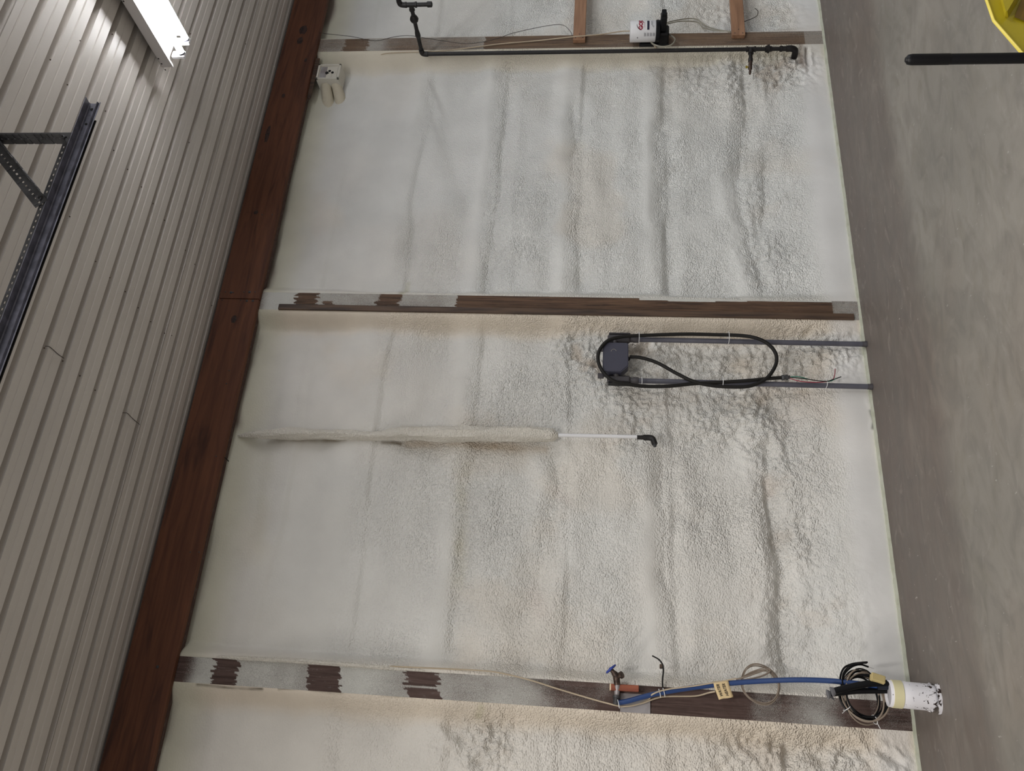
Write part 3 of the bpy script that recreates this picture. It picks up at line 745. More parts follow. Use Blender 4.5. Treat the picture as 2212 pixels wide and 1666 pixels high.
# ------------------------------------------------------------------ cables near the far post
c = MB().tube(path([(690,70,W-.05),(705,73,W-.02),(760,79,W-.015),(810,88,W-.02),(850,80,W-.02),(885,77,W-.015),(930,84,W-.022),(1000,94,W-.026),(1040,91,W-.028),(1075,83,W-.026),(1110,71,W-.01),(1180,56,W+.03),(1215,54,W+.03),(1232,68,W),(1237,80,W-.01)]), .0022, 6).build('thin_wire', M_wire, None, True)
tag(c, 'thin dark wire drooping along the upper part of the far post', 'wire')
c = MB().tube(path([(800,128,W+.09),(820,119,W+.02),(850,114,W-.004),(940,111,W-.014),(1000,105,W-.014),(1080,95,W-.014),(1160,88,W-.014),(1232,80,W-.05),(1255,78,W-.055),(1300,74,W-.03),(1340,68,W-.02),(1362,67,W-.03)]), .0045, 8).build('power_cable', M_tan, None, True)
tag(c, 'cream cable crossing the far post down to the white jug', 'cable')
for i, (a, b) in enumerate([([(1432,51,W-.06),(1460,44,W-.01),(1490,40,W+.05),(1508,43,W+.06),(1525,56,W+.06),(1550,64,W+.04),(1578,68,W-.0)], 'upper grey cable leaving the black dispenser towards the lower rail'),
                            ([(1432,54,W-.06),(1470,46,W-.01),(1505,48,W+.05),(1520,60,W+.05),(1545,66,W+.04),(1578,70,W-.005)], 'grey cable sagging just below its twin beside the black dispenser')]):
    c = MB().tube(path(a), .0045, 8).build('grey_cable', M_grayc, None, True); tag(c, b, 'cable')
c = MB().tube(path([(1430,68,W-.05),(1448,76,W-.06),(1458,85,W-.07),(1450,97,W-.08),(1430,101,W-.08),(1412,96,W-.07),(1405,89,W-.05)]), .0065, 8).build('cable_loop', M_grayc, None, True)
tag(c, 'loop of cream cable hanging around the black dispenser bracket', 'cable')
c = MB().tube(path([(1412,96,W-.03),(1417,104,W-.01),(1421,116,W+.03),(1418,124,W+.06)]), .006, 8).build('cable_tail', M_tan, None, True)
tag(c, 'short cream cable tail going into the foam below the dispenser', 'cable')
c = MB().tube(path([(1592,52,W+.02),(1620,42,W+.03),(1635,34,W+.02),(1637,24,W+.01),(1631,18,W+.0)]), .003, 6).build('bent_wire', M_wire, None, True)
tag(c, 'short bent wire end sticking out of the foam by the lower rail', 'wire')

# ------------------------------------------------------------------ white jug on black dispenser
t = thing('soap_dispenser', 'white hand cleaner jug with red lettering on a black wall dispenser', 'dispenser', (5.2, W-.1, 1.25))
jx, jy, jr = 5.205, W-.105, .079
cxy = wall(1390, 68, jy); jx = cxy[0]
z1 = wall(1361, 68, jy)[2]; z0 = wall(1416, 68, jy)[2]
MB().lathe((jx, jy, z0), (0, 0, 1), [(-.004, jr*.8), (0, jr*.97), (.004, jr), (z1-z0-.006, jr), (z1-z0, jr*.97), (z1-z0+.001, jr*.8)], 48).build('jug', M_white, t, True)
def text_mesh(body, size, bold=0.0, shear=0.0):
    c = bpy.data.curves.new('print', 'FONT'); c.body = body; c.size = size; c.shear = shear; c.offset = bold; c.resolution_u = 3
    o = bpy.data.objects.new('print', c); COL.objects.link(o)
    bpy.context.view_layer.update()
    me = bpy.data.meshes.new_from_object(o.evaluated_get(bpy.context.evaluated_depsgraph_get()))
    bpy.data.objects.remove(o); return me
JUG = bpy.data.objects['jug']
def wrap(me, name, m, parent, u0, z, r, a_off=0.0):
    """lay flat print on the jug: u along the label, v up"""
    bm = __import__('bmesh').new(); bm.from_mesh(me)
    __import__('bmesh').ops.subdivide_edges(bm, edges=bm.edges[:], cuts=2) if len(bm.edges) < 20 else None
    for v in bm.verts:
        u = v.co.x+u0; a = u/r + a_off; zz = v.co.y+z
        v.co = Vector((jx+math.sin(a)*r, jy-math.cos(a)*r, zz))
    bm.to_mesh(me); bm.free(); me.materials.clear(); me.materials.append(m)
    o = bpy.data.objects.new(name, me); COL.objects.link(o); o.parent = JUG; return o
def rect_mesh(w_, h_, nu=8):
    me = bpy.data.meshes.new('print'); vs = []; fs = []
    for i in range(nu+1): vs += [(w_*i/nu, 0, 0), (w_*i/nu, h_, 0)]
    for i in range(nu): fs.append((2*i, 2*i+2, 2*i+3, 2*i+1))
    me.from_pydata(vs, [], fs); return me
H = z1-z0
fz = lambda X_: z0+(1416-X_)/55*H
RR = jr+.0012
wrap(text_mesh('GOJO', .042, .0022), 'lettering', M_red, t, -.020, fz(1387), RR, -.45)['label'] = 'red brand lettering'
def arc(R_, a0, a1, w_):
    me = bpy.data.meshes.new('print'); vs = []; fs = []; n = 10
    for i in range(n+1):
        a = math.radians(a0+(a1-a0)*i/n); ww = w_*math.sin(math.pi*(i+.4)/(n+.8))
        vs += [((R_-ww)*math.cos(a), (R_-ww)*math.sin(a), 0), ((R_+ww)*math.cos(a), (R_+ww)*math.sin(a), 0)]
    for i in range(n): fs.append((2*i, 2*i+2, 2*i+3, 2*i+1))
    me.from_pydata(vs, [], fs); return me
AO = -.45
wrap(arc(.047, 80, 165, .0026), 'swoosh', M_ink, t, .022, fz(1388), RR+.0003, AO)
wrap(rect_mesh(.09, .017), 'navy_band', M_nav2, t, -.020, fz(1401.5), RR, AO)
wrap(rect_mesh(.045, .0022), 'red_rule', M_red, t, -.002, fz(1391.5), RR, AO)
for row, (u_, w__) in enumerate(((.016, .05), (.004, .055), (-.004, .016))):
    wrap(rect_mesh(w__, .0035), 'print_line', M_grp, t, u_, fz(1406.5+row*2.2), RR, AO)
for row in range(4):
    for j in range(6):
        wrap(rect_mesh(.030-.004*(j % 3), .0012, 3), 'print_line', M_grp, t, -.068, fz(1391+row*6.3)-j*.0028, RR, AO)
wrap(rect_mesh(.012, .008, 3), 'print_block', M_grp, t, -.085, fz(1378), RR, AO)
MB().lathe((jx, jy, z0-.034), (0, 0, 1), [(0, jr*.9), (.004, jr*1.04), (.012, jr*1.06), (.030, jr*1.06), (.033, jr*.99)], 32).build('holder_ring', M_blackp, t, True)
MB().box((jx-.055, jy-.02, z0-.105), (jx+.055, W-.004, z0-.02), bev=.012).build('dispenser_body', M_blackp, t)
MB().box((jx-.035, jy-.155, z0-.078), (jx+.035, jy-.02, z0-.030), bev=.008).box((jx-.028, jy-.185, z0-.070), (jx+.028, jy-.15, z0-.034), bev=.005).build('push_lever', M_blackp, t)
MB().box((jx-.06, W-.03, z0-.11), (jx+.06, W-.003, z0+.12), bev=.006).build('wall_plate', M_blackp, t)

# ------------------------------------------------------------------ white vent box under the header, by the far post
b0 = wall(686, 172, W-.02); b1 = wall(733, 140, W-.02)
xa, xb, zb3, zt3 = b0[0], b1[0], wall(735, 155, W-.02)[2], wall(686, 155, W-.02)[2]
zt3 = min(zt3, 4.05)
t = thing('vent_box', 'small white overspray coated box under the header near the far post', 'box', (xa, W, zb3))
MB().box((xa, W-.018, zb3), (xb, W+.10, zt3), bev=.004).build('housing', M_bench, t)
fw = .014
for (u0, v0, u1, v1) in ((0, 0, 1, .09), (0, .91, 1, 1), (0, 0, .09, 1), (.91, 0, 1, 1)):
    MB().box((xa+(xb-xa)*u0, W-.030, zb3+(zt3-zb3)*v0), (xa+(xb-xa)*u1, W-.016, zb3+(zt3-zb3)*v1), bev=.002).build('rim', M_bench, t)
for (u0, v0, u1, v1, mm_) in ((.13, .60, .87, .88, M_plate), (.13, .36, .40, .56, M_bench), (.44, .12, .87, .56, M_bench), (.13, .12, .40, .32, M_bench)):
    MB().box((xa+(xb-xa)*u0, W-.022, zb3+(zt3-zb3)*v0), (xa+(xb-xa)*u1, W-.012, zb3+(zt3-zb3)*v1), bev=.002).build('cover_plate', mm_, t)
for (X_, Y_, r_) in ((706, 157, .016), (712, 153, .013), (718, 156, .012)):
    p = wall(X_, Y_, W-.024)
    MB().lathe((p[0], W-.020, p[2]), (0, -1, 0), [(0, r_), (.003, r_*.9), (.004, r_*.4)], 10).build('hole', M_dark, t)
MB().tube([(xa+.02, W+.05, zb3+.13), (xa-.20, W+.20, zb3+.10)], [.042, .06], 12).build('stub_pipe', M_fstub, t, True)
MB().tube([(xa+.02, W+.05, zb3+.045), (xa-.20, W+.20, zb3-.03)], [.038, .06], 12).build('stub_pipe', M_fstub, t, True)
# splinter of wood hanging under the header
p0 = wall(671, 175, W-.01); p1 = wall(674, 214, W-.01)
o = MB().prism([(p0[0]+.25, 4.09), (p1[0]+.02, 4.075), (p1[0], 4.052), (p1[0]+.03, 4.045), (p0[0]+.25, 4.045)], W-.010, W-.002, lambda u, v, d: (u, d, v)).build('wood_lath', M_cleat)
tag(o, 'thin brown lath with a pointed end under the header near the white box', 'lath')

# ------------------------------------------------------------------ grey conduits with junction box
def conduit(Xt, Yt, Xb, Yb, label):
    pt_, pb_ = wall(Xt, Yt, W-.03), wall(Xb, Yb, W-.03)
    x_ = (pt_[0]+pb_[0])/2
    t = thing('conduit', label, 'conduit', (x_, W-.03, 0), 'grey conduits rising from the floor')
    r = .0165
    MB().tube([(x_, W-.03, 0), (x_, W-.03, pt_[2]-.045)], r, 16).build('pipe', M_gpvc, t, True)
    MB().lathe((x_, W-.03, 0), (0, 0, 1), [(0, .020), (.012, .020), (.016, .018), (.03, .0175)], 14).build('base_collar', M_gfit, t, True)
    MB().lathe((x_, W-.03, pt_[2]-.05), (0, 0, 1), [(0, .021), (.004, .0225), (.03, .0225), (.034, .020), (.05, .020)], 16).build('collar', M_gfit, t, True)
    # conduit body with its side opening
    MB().box((x_-.026, W-.058, pt_[2]), (x_+.026, W-.004, pt_[2]+.15), bev=.012).build('conduit_body', M_gfit, t)
    return t, x_, pt_[2]
cA, xA, zA = conduit(1362, 735, 1870, 742, 'grey conduit nearer the middle post, with clipped black cable')
cB, xB, zB = conduit(1362, 825, 1884, 833, 'grey conduit further left of the middle post, ending in loose coloured wires')
MB().box((xB-.026-.006, W-.060, zB+.002), (xB-.026+.001, W-.008, zB+.142), bev=.002).build('cover', M_blackp, cB)
MB().box((xA+.025, W-.060, zA+.002), (xA+.033, W-.008, zA+.142), bev=.002).build('cover', M_gfit, cA)
t = thing('junction_box', 'dark grey electrical box mounted between the two conduits', 'box', ((xA+xB)/2, W-.03, zA))
a0 = wall(1303, 741, W-.08); a1 = wall(1357, 806, W-.08)
bx0, bx1, bz0, bz1 = a1[0], a0[0], a1[2], a0[2]
poly = [(bx1, bz1), (bx1, bz0+.012), (bx1-.01, bz0), (bx0+.045, bz0), (bx0, bz0+.045), (bx0, bz1)]
MB().prism(poly, W-.088, W-.012, lambda u, v, d: (u, d, v)).build('box_body', M_gbox, t)
LID = MB().prism([(bx1-.004, bz1-.004), (bx1-.004, bz0+.01), (bx1-.014, bz0+.004), (bx0+.05, bz0+.004), (bx0+.004, bz0+.05), (bx0+.004, bz1-.004)], W-.092, W-.086, lambda u, v, d: (u, d, v)).build('lid', M_gbox, t)
MB().tube([(bx1-.01, W-.04, zA+.10), (xA-.02, W-.04, zA+.10)], .016, 12).build('side_nipple', M_gfit, t, True)
MB().tube([(bx0+.03, W-.055, zA+.095), (bx0-.01, W-.045, zA+.09), (xB+.02, W-.04, zB+.085)], .018, 12).build('side_nipple', M_gfit, t, True)
MB().lathe(((bx0+bx1)/2+.01, W-.05, bz0), (0, 0, -1), [(0, .014), (.006, .014), (.008, .011), (.014, .010)], 12).build('cable_gland', M_rub, t, True)
ac = [( (bx0+bx1)/2+.050+.013*math.cos(a), W-.0925, (bz0+bz1)/2+.016*math.sin(a)) for a in [math.radians(70-i*32) for i in range(9)]]
MB().tube([( (bx0+bx1)/2+.040+.016*math.cos(math.radians(-80+i*22)), W-.0925, (bz0+bz1)/2+.013+.016*math.sin(math.radians(-80+i*22))) for i in range(9)], .0014, 6).build('moulded_mark', M_grayc, LID, True)
MB().box((bx0-.012, W-.03, bz1-.01), (bx0+.02, W-.008, bz1+.03), bev=.003).build('mounting_tab', M_gfit, t)
MB().box((bx1-.03, W-.03, bz1-.01), (bx1+.004, W-.008, bz1+.022), bev=.003).build('mounting_tab', M_gfit, t)
# the looped black cable
t = thing('black_cable', 'heavy black cable looped around the grey conduits and box', 'cable', (xA, W-.06, 1.0))
cyy = W-.075
pts = [(1360,771,W-.05),(1385,773,W-.05),(1420,784,W-.05),(1460,806,W-.055),(1495,823,W-.062),(1530,832,W-.060),(1575,836,W-.065),(1620,834,W-.075),(1655,818,W-.08),(1675,790,W-.08),(1676,765,W-.08),(1660,744,W-.085),(1635,731,W-.09),(1600,725,W-.08),(1540,723,W-.07),(1480,722,W-.068),(1410,724,W-.07),(1350,727,W-.085),(1315,735,W-.10),(1296,755,W-.105),(1292,778,W-.105),(1302,803,W-.105),(1325,823,W-.10),(1360,831,W-.085),(1400,835,W-.07),(1450,834,W-.07),(1500,829,W-.06),(1560,826,W-.03-.03),(1620,822,W-.065),(1660,818,W-.065),(1688,816,W-.065)]
MB().tube(path(pts, 6), .0115, 12).build('cable', M_rub, t, True)
e0 = wall(1688, 816, W-.065); e1 = wall(1704, 815, W-.065)
dv = Vector(e1)-Vector(e0)
MB().lathe(e0, dv, [(0, .014), (.006, .017), (.016, .017), (.018, .013), (.026, .013), (.028, .018), (.038, .018), (.04, .012), (.052, .011)], 12).build('connector', M_galvd, t, True)
MB().tube(path([(1700,815,W-.065),(1725,814,W-.08),(1755,821,W-.08),(1790,824,W-.075),(1805,818,W-.08)]), .0028, 6).build('green_wire', M_greenw, t, True)
MB().tube(path([(1702,816,W-.065),(1730,824,W-.08),(1770,826,W-.08),(1797,821,W-.07),(1803,810,W-.06),(1804,797,W-.03)]), .0028, 6).build('red_wire', M_redw, t, True)
MB().tube(path([(1701,815,W-.065),(1735,818,W-.085),(1780,824,W-.085),(1800,820,W-.08),(1817,814,W-.07)]), .0028, 6).build('black_wire', M_blackp, t, True)
def tie_ring(name, par, c_, axis, ra, rb, w_=.0022, label=None):
    a = Vector(axis).normalized(); u = Vector((0, 1, 0)); v = a.cross(u).normalized()
    pts_ = [Vector(c_)+u*math.cos(k*math.pi/9)*ra+v*math.sin(k*math.pi/9)*rb for k in range(19)]
    return MB().tube(pts_, w_, 6, False).build(name, M_tie, par, True)
for (X_, Y_) in ((1380, 731), (1573, 731)):
    p = wall(X_, Y_, W-.045); tie_ring('zip_tie', t, (p[0], W-.05, p[2]), (0, 0, 1), .040, .040)
for (X_, Y_) in ((1386, 827), (1560, 826)):
    p = wall(X_, Y_, W-.045); tie_ring('zip_tie', t, (p[0], W-.05, p[2]), (0, 0, 1), .040, .036)
p = wall(1784, 829, W-.045); tie_ring('zip_tie', t, (p[0], W-.045, p[2]), (0, 0, 1), .035, .028)

# ------------------------------------------------------------------ foam-buried drop pipe with black elbow
t = thing('drop_pipe', 'thin white pipe with black elbow, upper part buried in a foam ridge', 'pipe', (1.84, W+.05, 1.33))
pe = wall(1408, 946, W+.01); px0 = pe[0]
MB().tube([wall(1190, 940, W+.02), wall(1385, 944, W+.01)], .0115, 12).build('pipe', M_white, t, True)
zz = wall(1383, 944, W+.01)[2]
MB().tube([(px0, W+.01, zz+.02), (px0, W+.01, wall(1402, 945, W+.01)[2])], .014, 12).build('black_nipple', M_iron, t, True)
MB().tube(smooth([(px0, W+.01, zz-.02), (px0, W+.01, zz-.055), (px0-.006, W+.008, zz-.075), (px0-.03, W+.005, zz-.085), (px0-.045, W+.004, zz-.09)], 5), .0185, 14).build('elbow', M_iron, t, True)
MB().lathe((px0-.042, W+.004, zz-.088), (-1, 0, -.1), [(0, .014), (.01, .014), (.012, .010), (.02, .009)], 10).build('plug', M_galvd, t, True)
def bead(path_, name, par, seed, rx, ry):
    n = 22; vs = []; fs = []; P = path_; k = len(P)
    for i, (bx_, by_, bz_, s_) in enumerate(P):
        for j in range(n):
            a = 2*math.pi*j/n
            rn = 1+.26*float(fbm(np.array([j*.7*3]), np.array([bz_*6.0]), 1.0, 3, seed)[0])+.08*float(fbm(np.array([math.cos(a)*2+9]), np.array([bz_*22.0]), 1.0, 2, seed+3)[0])
            vs.append((bx_+math.cos(a)*rx*s_*rn, by_+math.sin(a)*ry*s_*rn, bz_))
    fs = [(i*n+j, i*n+(j+1) % n, (i+1)*n+(j+1) % n, (i+1)*n+j) for i in range(k-1) for j in range(n)]+[tuple(range(n))[::-1], tuple((k-1)*n+j for j in range(n))]
    o = MB().add(vs, fs).build(name, FOAM, par, True)
    me = o.data
    a_ = me.attributes.new('tint', 'FLOAT_COLOR', 'POINT'); cols = []
    for v in me.vertices: 
        cols += [.67, .635, .565, 1]
    a_.data.foreach_set('color', cols)
    r_ = me.attributes.new('rough', 'FLOAT', 'POINT'); r_.data.foreach_set('value', [.7]*len(me.vertices))
    return o
def beadpath(pts_, steps=120):
    out = []
    for (za, xa_, ya_, sa), (zb_, xb_, yb_, sb) in zip(pts_[:-1], pts_[1:]):
        m_ = max(2, int(abs(za-zb_)/.02))
        for i in range(m_):
            t_ = i/m_; out.append((xa_+(xb_-xa_)*t_, ya_+(yb_-ya_)*t_, za+(zb_-za)*t_, sa+(sb-sa)*t_))
    out.append((pts_[-1][1], pts_[-1][2], pts_[-1][0], pts_[-1][3])); return out
zb_at = lambda X_: wall(X_, 938, W+.04)[2]
xb_at = lambda Y_, X_=900: wall(X_, Y_, W+.03)[0]
BP = beadpath([(zb_at(512), xb_at(938, 512), W+.06, .15), (zb_at(540), xb_at(936, 540), W+.055, .6), (zb_at(620), xb_at(935, 620), W+.05, .95), (zb_at(740), xb_at(937, 740), W+.055, .8), (zb_at(800), xb_at(939, 800), W+.065, .8), (zb_at(825), xb_at(938, 825), W+.055, .8),
               (zb_at(870), xb_at(936, 870), W+.035, 1.15), (zb_at(1000), xb_at(938, 1000), W+.03, 1.25), (zb_at(1150), xb_at(940, 1150), W+.025, 1.2), (zb_at(1195), xb_at(941, 1195), W+.022, .95), (zb_at(1206), xb_at(942, 1206), W+.02, .4)])
bead(BP, 'foam_coating', t, 71, .040, .045)

LP = beadpath([(zof(432, 1410), PX[2]+.080, W+.012, .3), (zof(500, 1415), PX[2]+.080, W-.004, .9), (zof(620, 1425), PX[2]+.084, W-.006, 1.15), (zof(760, 1433), PX[2]+.080, W-.004, 1.0), (zof(900, 1440), PX[2]+.076, W+.002, .7), (zof(1030, 1450), PX[2]+.072, W+.008, .3)])
bead(LP, 'foam_lip', wb, 77, .013, .017)

# ------------------------------------------------------------------ tap assembly on the near post
t = thing('hose_tap', 'hose tap with blue wheel handle above the red brown block', 'tap', tuple(wall(1335, 1470, W-.08)))
ty = W-.075
A = Vector(wall(1333, 1476, ty)); B = Vector(wall(1331, 1460, ty)); C_ = Vector(wall(1322, 1449, ty)); Dk = Vector(wall(1319, 1446, ty))
MB().lathe(A, (B-A), [(-.01, .017), (.01, .018), (.03, .019), ((B-A).length, .017)], 14).build('tap_body', M_rust, t, True)
dd = (C_-B).normalized()
MB().lathe(B-dd*.01, dd, [(0, .017), (.015, .018), (.03, .015), (.035, .012), (.045, .012), (.047, .008), ((C_-B).length+.012, .006)], 12).build('bonnet', M_rust, t, True)
hb = C_+dd*.005
MB().lathe(hb, dd, [(0, .012), (.006, .013), (.010, .012), (.014, .006)], 14).build('handle_hub', M_bluek, t, True)
u_ = dd.orthogonal().normalized(); v_ = dd.cross(u_)
ring = [hb+dd*.005+(u_*math.cos(k*math.pi/10)+v_*math.sin(k*math.pi/10))*(.029+.003*math.cos(k*math.pi/2)) for k in range(21)]
wm = MB().tube(ring, .0055, 8, False)
for k in range(5):
    a = k*2*math.pi/5; wm.tube([hb+dd*.005, hb+dd*.005+(u_*math.cos(a)+v_*math.sin(a))*.028], .004, 6)
wm.build('wheel_handle', M_bluek, t, True)
Sp0 = Vector(wall(1333, 1464, ty)); Sp1 = Vector(wall(1343, 1458, ty-.02))
MB().lathe(Sp0, Sp1-Sp0, [(0, .013), ((Sp1-Sp0).length*.5, .012), ((Sp1-Sp0).length*.7, .015), ((Sp1-Sp0).length*.72, .019), ((Sp1-Sp0).length*1.1, .019), ((Sp1-Sp0).length*1.12, .012)], 14).build('spout', M_rust, t, True)
MB().tube([wall(1334, 1474, ty+.012), wall(1332, 1505, W-.035)], .015, 12).build('riser', M_plate, t, True)
MB().lathe(wall(1332, 1503, W-.04), Vector(wall(1331, 1520, W-.04))-Vector(wall(1332, 1503, W-.04)), [(0, .022), (.012, .022), (.014, .018), (.045, .019)], 12).build('fitting', M_galvd, t, True)
# block
g0 = wall(1319, 1477, W-.06); g1 = wall(1380, 1495, W-.06)
t2 = thing('wood_block', 'small red brown wooden block on the near post behind the tap', 'block', (g1[0], W-.03, g1[2]))
MB().box((g1[0], W-.062, g1[2]), (g0[0], W-.004, g0[2]-.003), bev=.002).build('block', M_redwood, t2)
MB().box((g1[0]+.0005, W-.0615, g0[2]-.003), (g0[0]-.0005, W-.005, g0[2]+.004), bev=.001).build('cut_end', M_cut, t2)['label'] = 'pale cut end'
g0 = wall(1340, 1497, W-.012); g1 = wall(1405, 1536, W-.012)
o = MB().box((PX[2]-.072, W-.010, g1[2]), (g0[0], W-.003, g0[2]), bev=.001).build('metal_plate', M_plate)
tag(o, 'flat grey metal plate screwed to the near post below the wood block', 'plate')
# bent rod
c = MB().tube(path([(1432,1490,W-.02),(1431,1470,W-.03),(1433,1450,W-.035),(1431,1436,W-.035),(1423,1425,W-.03),(1409,1417,W-.02)]), [.0045]*29+[.004]*7, 8).build('bent_rod', M_rub, None, True)
p = wall(1428, 1440, W-.035)
tag(c, 'black bent rod sticking up beside the near post, right of the tap', 'rod')
MB().box((p[0]-.012, W-.038, p[2]-.008), (p[0]+.012, W-.030, p[2]+.008), bev=.002).build('rod_clip', M_cleat, c)
# blue tube down to the sleeve
t = thing('blue_tube', 'blue plastic water tube curving from the tap to the floor sleeve', 'tube', tuple(wall(1335, 1522, W-.06)))
bpth = path([(1335,1519,W-.05),(1360,1514,W-.055),(1400,1503,W-.06),(1450,1493,W-.065),(1510,1484,W-.07),(1570,1477,W-.08),(1640,1472,W-.11),(1720,1469,W-.16),(1790,1471,W-.20),(1850,1477,W-.24),(1910,1484,W-.27),(1925,1485,W-.29)], 8)
MB().tube(bpth, .0135, 16).build('tube', M_blue, t, True)
c = MB().tube(path([(640,1430,W+.03),(760,1436,W+.012),(850,1440,W-.006),(920,1443,W-.012),(1040,1449,W-.012),(1090,1456,W-.014),(1150,1471,W-.014),(1200,1487,W-.014),(1260,1505,W-.016),(1310,1519,W-.03),(1345,1526,W-.045),(1385,1520,W-.04),(1430,1506,W-.04),(1500,1504,W-.045),(1530,1497,W-.06),(1545,1494,W-.08)]), .0042, 8).build('tan_cable', M_tan, None, True)
tag(c, 'long tan cable slanting down the near post towards the blue tube', 'cable')
c = MB().tube(path([(1340,1527,W-.05),(1370,1524,W-.045),(1400,1512,W-.03),(1410,1500,W-.08),(1440,1490,W-.085),(1500,1482,W-.085),(1560,1472,W-.09),(1590,1466,W-.09)]), .004, 8).build('tan_wire', M_tan, None, True)
tag(c, 'tan wire tied along the blue tube up to the small coil', 'wire')
for (X_, Y_) in ((1336, 1521), (1425, 1498), (1434, 1496)):
    p = Vector(wall(X_, Y_, W-.062)); q = Vector(wall(X_+20, Y_-4, W-.064))
    tie_ring('zip_tie', t, p, q-p, .019, .021, .0022)
# paper tag with handwriting, bent round the tube
t3 = thing('paper_tag', 'manila paper tag with black handwriting wrapped on the blue tube', 'tag', tuple(wall(1558, 1490, W-.11)))
c0 = Vector(wall(1557, 1478, W-.079)); ax = (Vector(wall(1600, 1474, W-.085))-Vector(wall(1520, 1483, W-.072))).normalized()
sd = Vector((0, -1, 0)); dn_ = ax.cross(sd).normalized()
if dn_.x > 0: dn_ = -dn_                           # points to scene left = photo down
def tagpt(u, v, off=0.0):
    """u along the tube (down), v across the tag, wraps the tube then hangs free"""
    r_ = .0165+off; a = (v+.012)/r_
    if a < math.pi/2*.9:
        return c0+ax*u+(-dn_*math.cos(a+.35)*r_)+(sd*math.sin(a+.35)*r_)*1.0 if a > -.3 else c0+ax*u-dn_*r_
    e = math.pi/2*.9+.35
    return c0+ax*u-dn_*math.cos(e)*r_+sd*math.sin(e)*r_+dn_*(v+.012-math.pi/2*.9*r_)+sd*(.0+off*0.0)
vs = []; fs = []; nv = 22; nu = 6
for i in range(nv+1):
    v = -.012+.098*i/nv
    for j in range(nu+1):
        u = -.040+.080*j/nu + .18*max(v-.02, 0)*(1 if j < nu/2 else .8)
        if i > nv-5 and j > 0: u = u
        vs.append(tagpt(u, v - (.018*j/nu if i == nv else 0)))
fs = [(i*(nu+1)+j, i*(nu+1)+j+1, (i+1)*(nu+1)+j+1, (i+1)*(nu+1)+j) for i in range(nv) for j in range(nu)]
tm = MB().add(vs, fs).build('paper', M_tag, t3, True)
sm = tm.modifiers.new('thick', 'SOLIDIFY'); sm.thickness = .0008; sm.offset = -1
for (body, u0) in (('WATER', -.012), ('HEATER', .018)):
    me = text_mesh(body, .021, .0005, .25)
    bm = __import__('bmesh').new(); bm.from_mesh(me)
    wd = max(v.co.x for v in bm.verts)
    for v in bm.verts:
        a_, b_ = v.co.x, v.co.y
        vv = .072-a_/wd*.064; uu = u0-b_ + .18*max(vv-.02, 0)
        q = tagpt(uu, vv); v.co = q + (sd*.0022 if vv > .014 else (q-(c0+ax*uu)).normalized()*.0022)
    bm.to_mesh(me); bm.free(); me.materials.clear(); me.materials.append(M_ink)
    o = bpy.data.objects.new('handwriting', me); COL.objects.link(o); o.parent = tm

# coil of thin taupe wire behind the blue tube
t = thing('wire_coil', 'small coil of thin taupe wire behind the blue tube', 'coil', tuple(wall(1645, 1480, W-.05)))
cc = wall(1643, 1478, W-.06); rad = .125
rs = random.Random(4)
for k in range(4):
    pts_ = []
    ph_ = rs.random()*.3; rx_ = .098+rs.uniform(-.006, .008); rz_ = .098+rs.uniform(-.006, .008)
    for i in range(41):
        a = 2*math.pi*i/40
        sx_ = math.cos(a)*rx_; sz_ = math.sin(a)*rz_
        pts_.append((cc[0]+sx_+.004*math.sin(3*a+ph_), W-.045+.012*math.sin(a+k)-.004*k, cc[2]+sz_))
    MB().tube(pts_, .0028, 6, False).build('loop', M_taupe, t, True)
MB().tube(path([(1590,1468,W-.09),(1612,1462,W-.09),(1640,1452,W-.08),(1660,1446,W-.08),(1662,1452,W-.085),(1645,1461,W-.09),(1620,1467,W-.09),(1600,1470,W-.085)]), .0045, 8).build('tied_end', M_taupe, t, True)
for off in (0, 3, 6): MB().tube(path([(1606,1461+off*.6,W-.08),(1625,1451+off*.6,W-.075),(1650,1444+off,W-.075),(1663,1448+off,W-.075),(1672,1460+off,W-.07),(1678,1470+off,W-.06)]), .0026, 6).build('strand', M_taupe, t, True)

# ------------------------------------------------------------------ white sleeve on the floor with black pipes
sxp, syp = wall(1915, 1498, W-.30)[0], W-.30
st_ = Vector(wall(1918, 1498, W-.30)); sbm = Vector((level(2033, 1506, 0)[0], W-.315, 0))
t = thing('floor_sleeve', 'speckled white plastic pipe sleeve standing on the floor at the near post', 'pipe', (sbm.x, sbm.y, 0))
axs = (st_-sbm); Ls = axs.length; axn = axs.normalized(); R_ = .064
n = 40; vs = []; u0 = axn.orthogonal().normalized(); v0 = axn.cross(u0)
rs = random.Random(11)
SLA = 0.6
for d in (0, .10, .2, .5, 1.0):
    for j in range(n):
        a = 2*math.pi*j/n
        off = (.022+.020*math.sin(a+SLA)+.007*math.sin(a*5)+.004*rs.random()) if d == 0 else 0
        vs.append(sbm+axn*(d*Ls+off)+(u0*math.cos(a)+v0*math.sin(a))*R_)
fs = [(i*n+j, i*n+(j+1) % n, (i+1)*n+(j+1) % n, (i+1)*n+j) for i in range(4) for j in range(n)]
sl = MB().add(vs, fs).build('sleeve', M_pvc, t, True)
sm = sl.modifiers.new('thick', 'SOLIDIFY'); sm.thickness = .006; sm.offset = -1
MB().lathe(st_-axn*.062, axn, [(0, R_+.0005), (.001, R_+.003), (.046, R_+.003), (.047, R_+.0005)], 40).build('tape_band', M_tape, t, True)
MB().lathe(st_-axn*.03, axn, [(0, R_-.008), (.018, R_-.008), (.024, R_*.5)], 30).build('fill', mat('grey_putty', srgb(176, 174, 178), .8, bump=(80, .6, .006)), t, True)
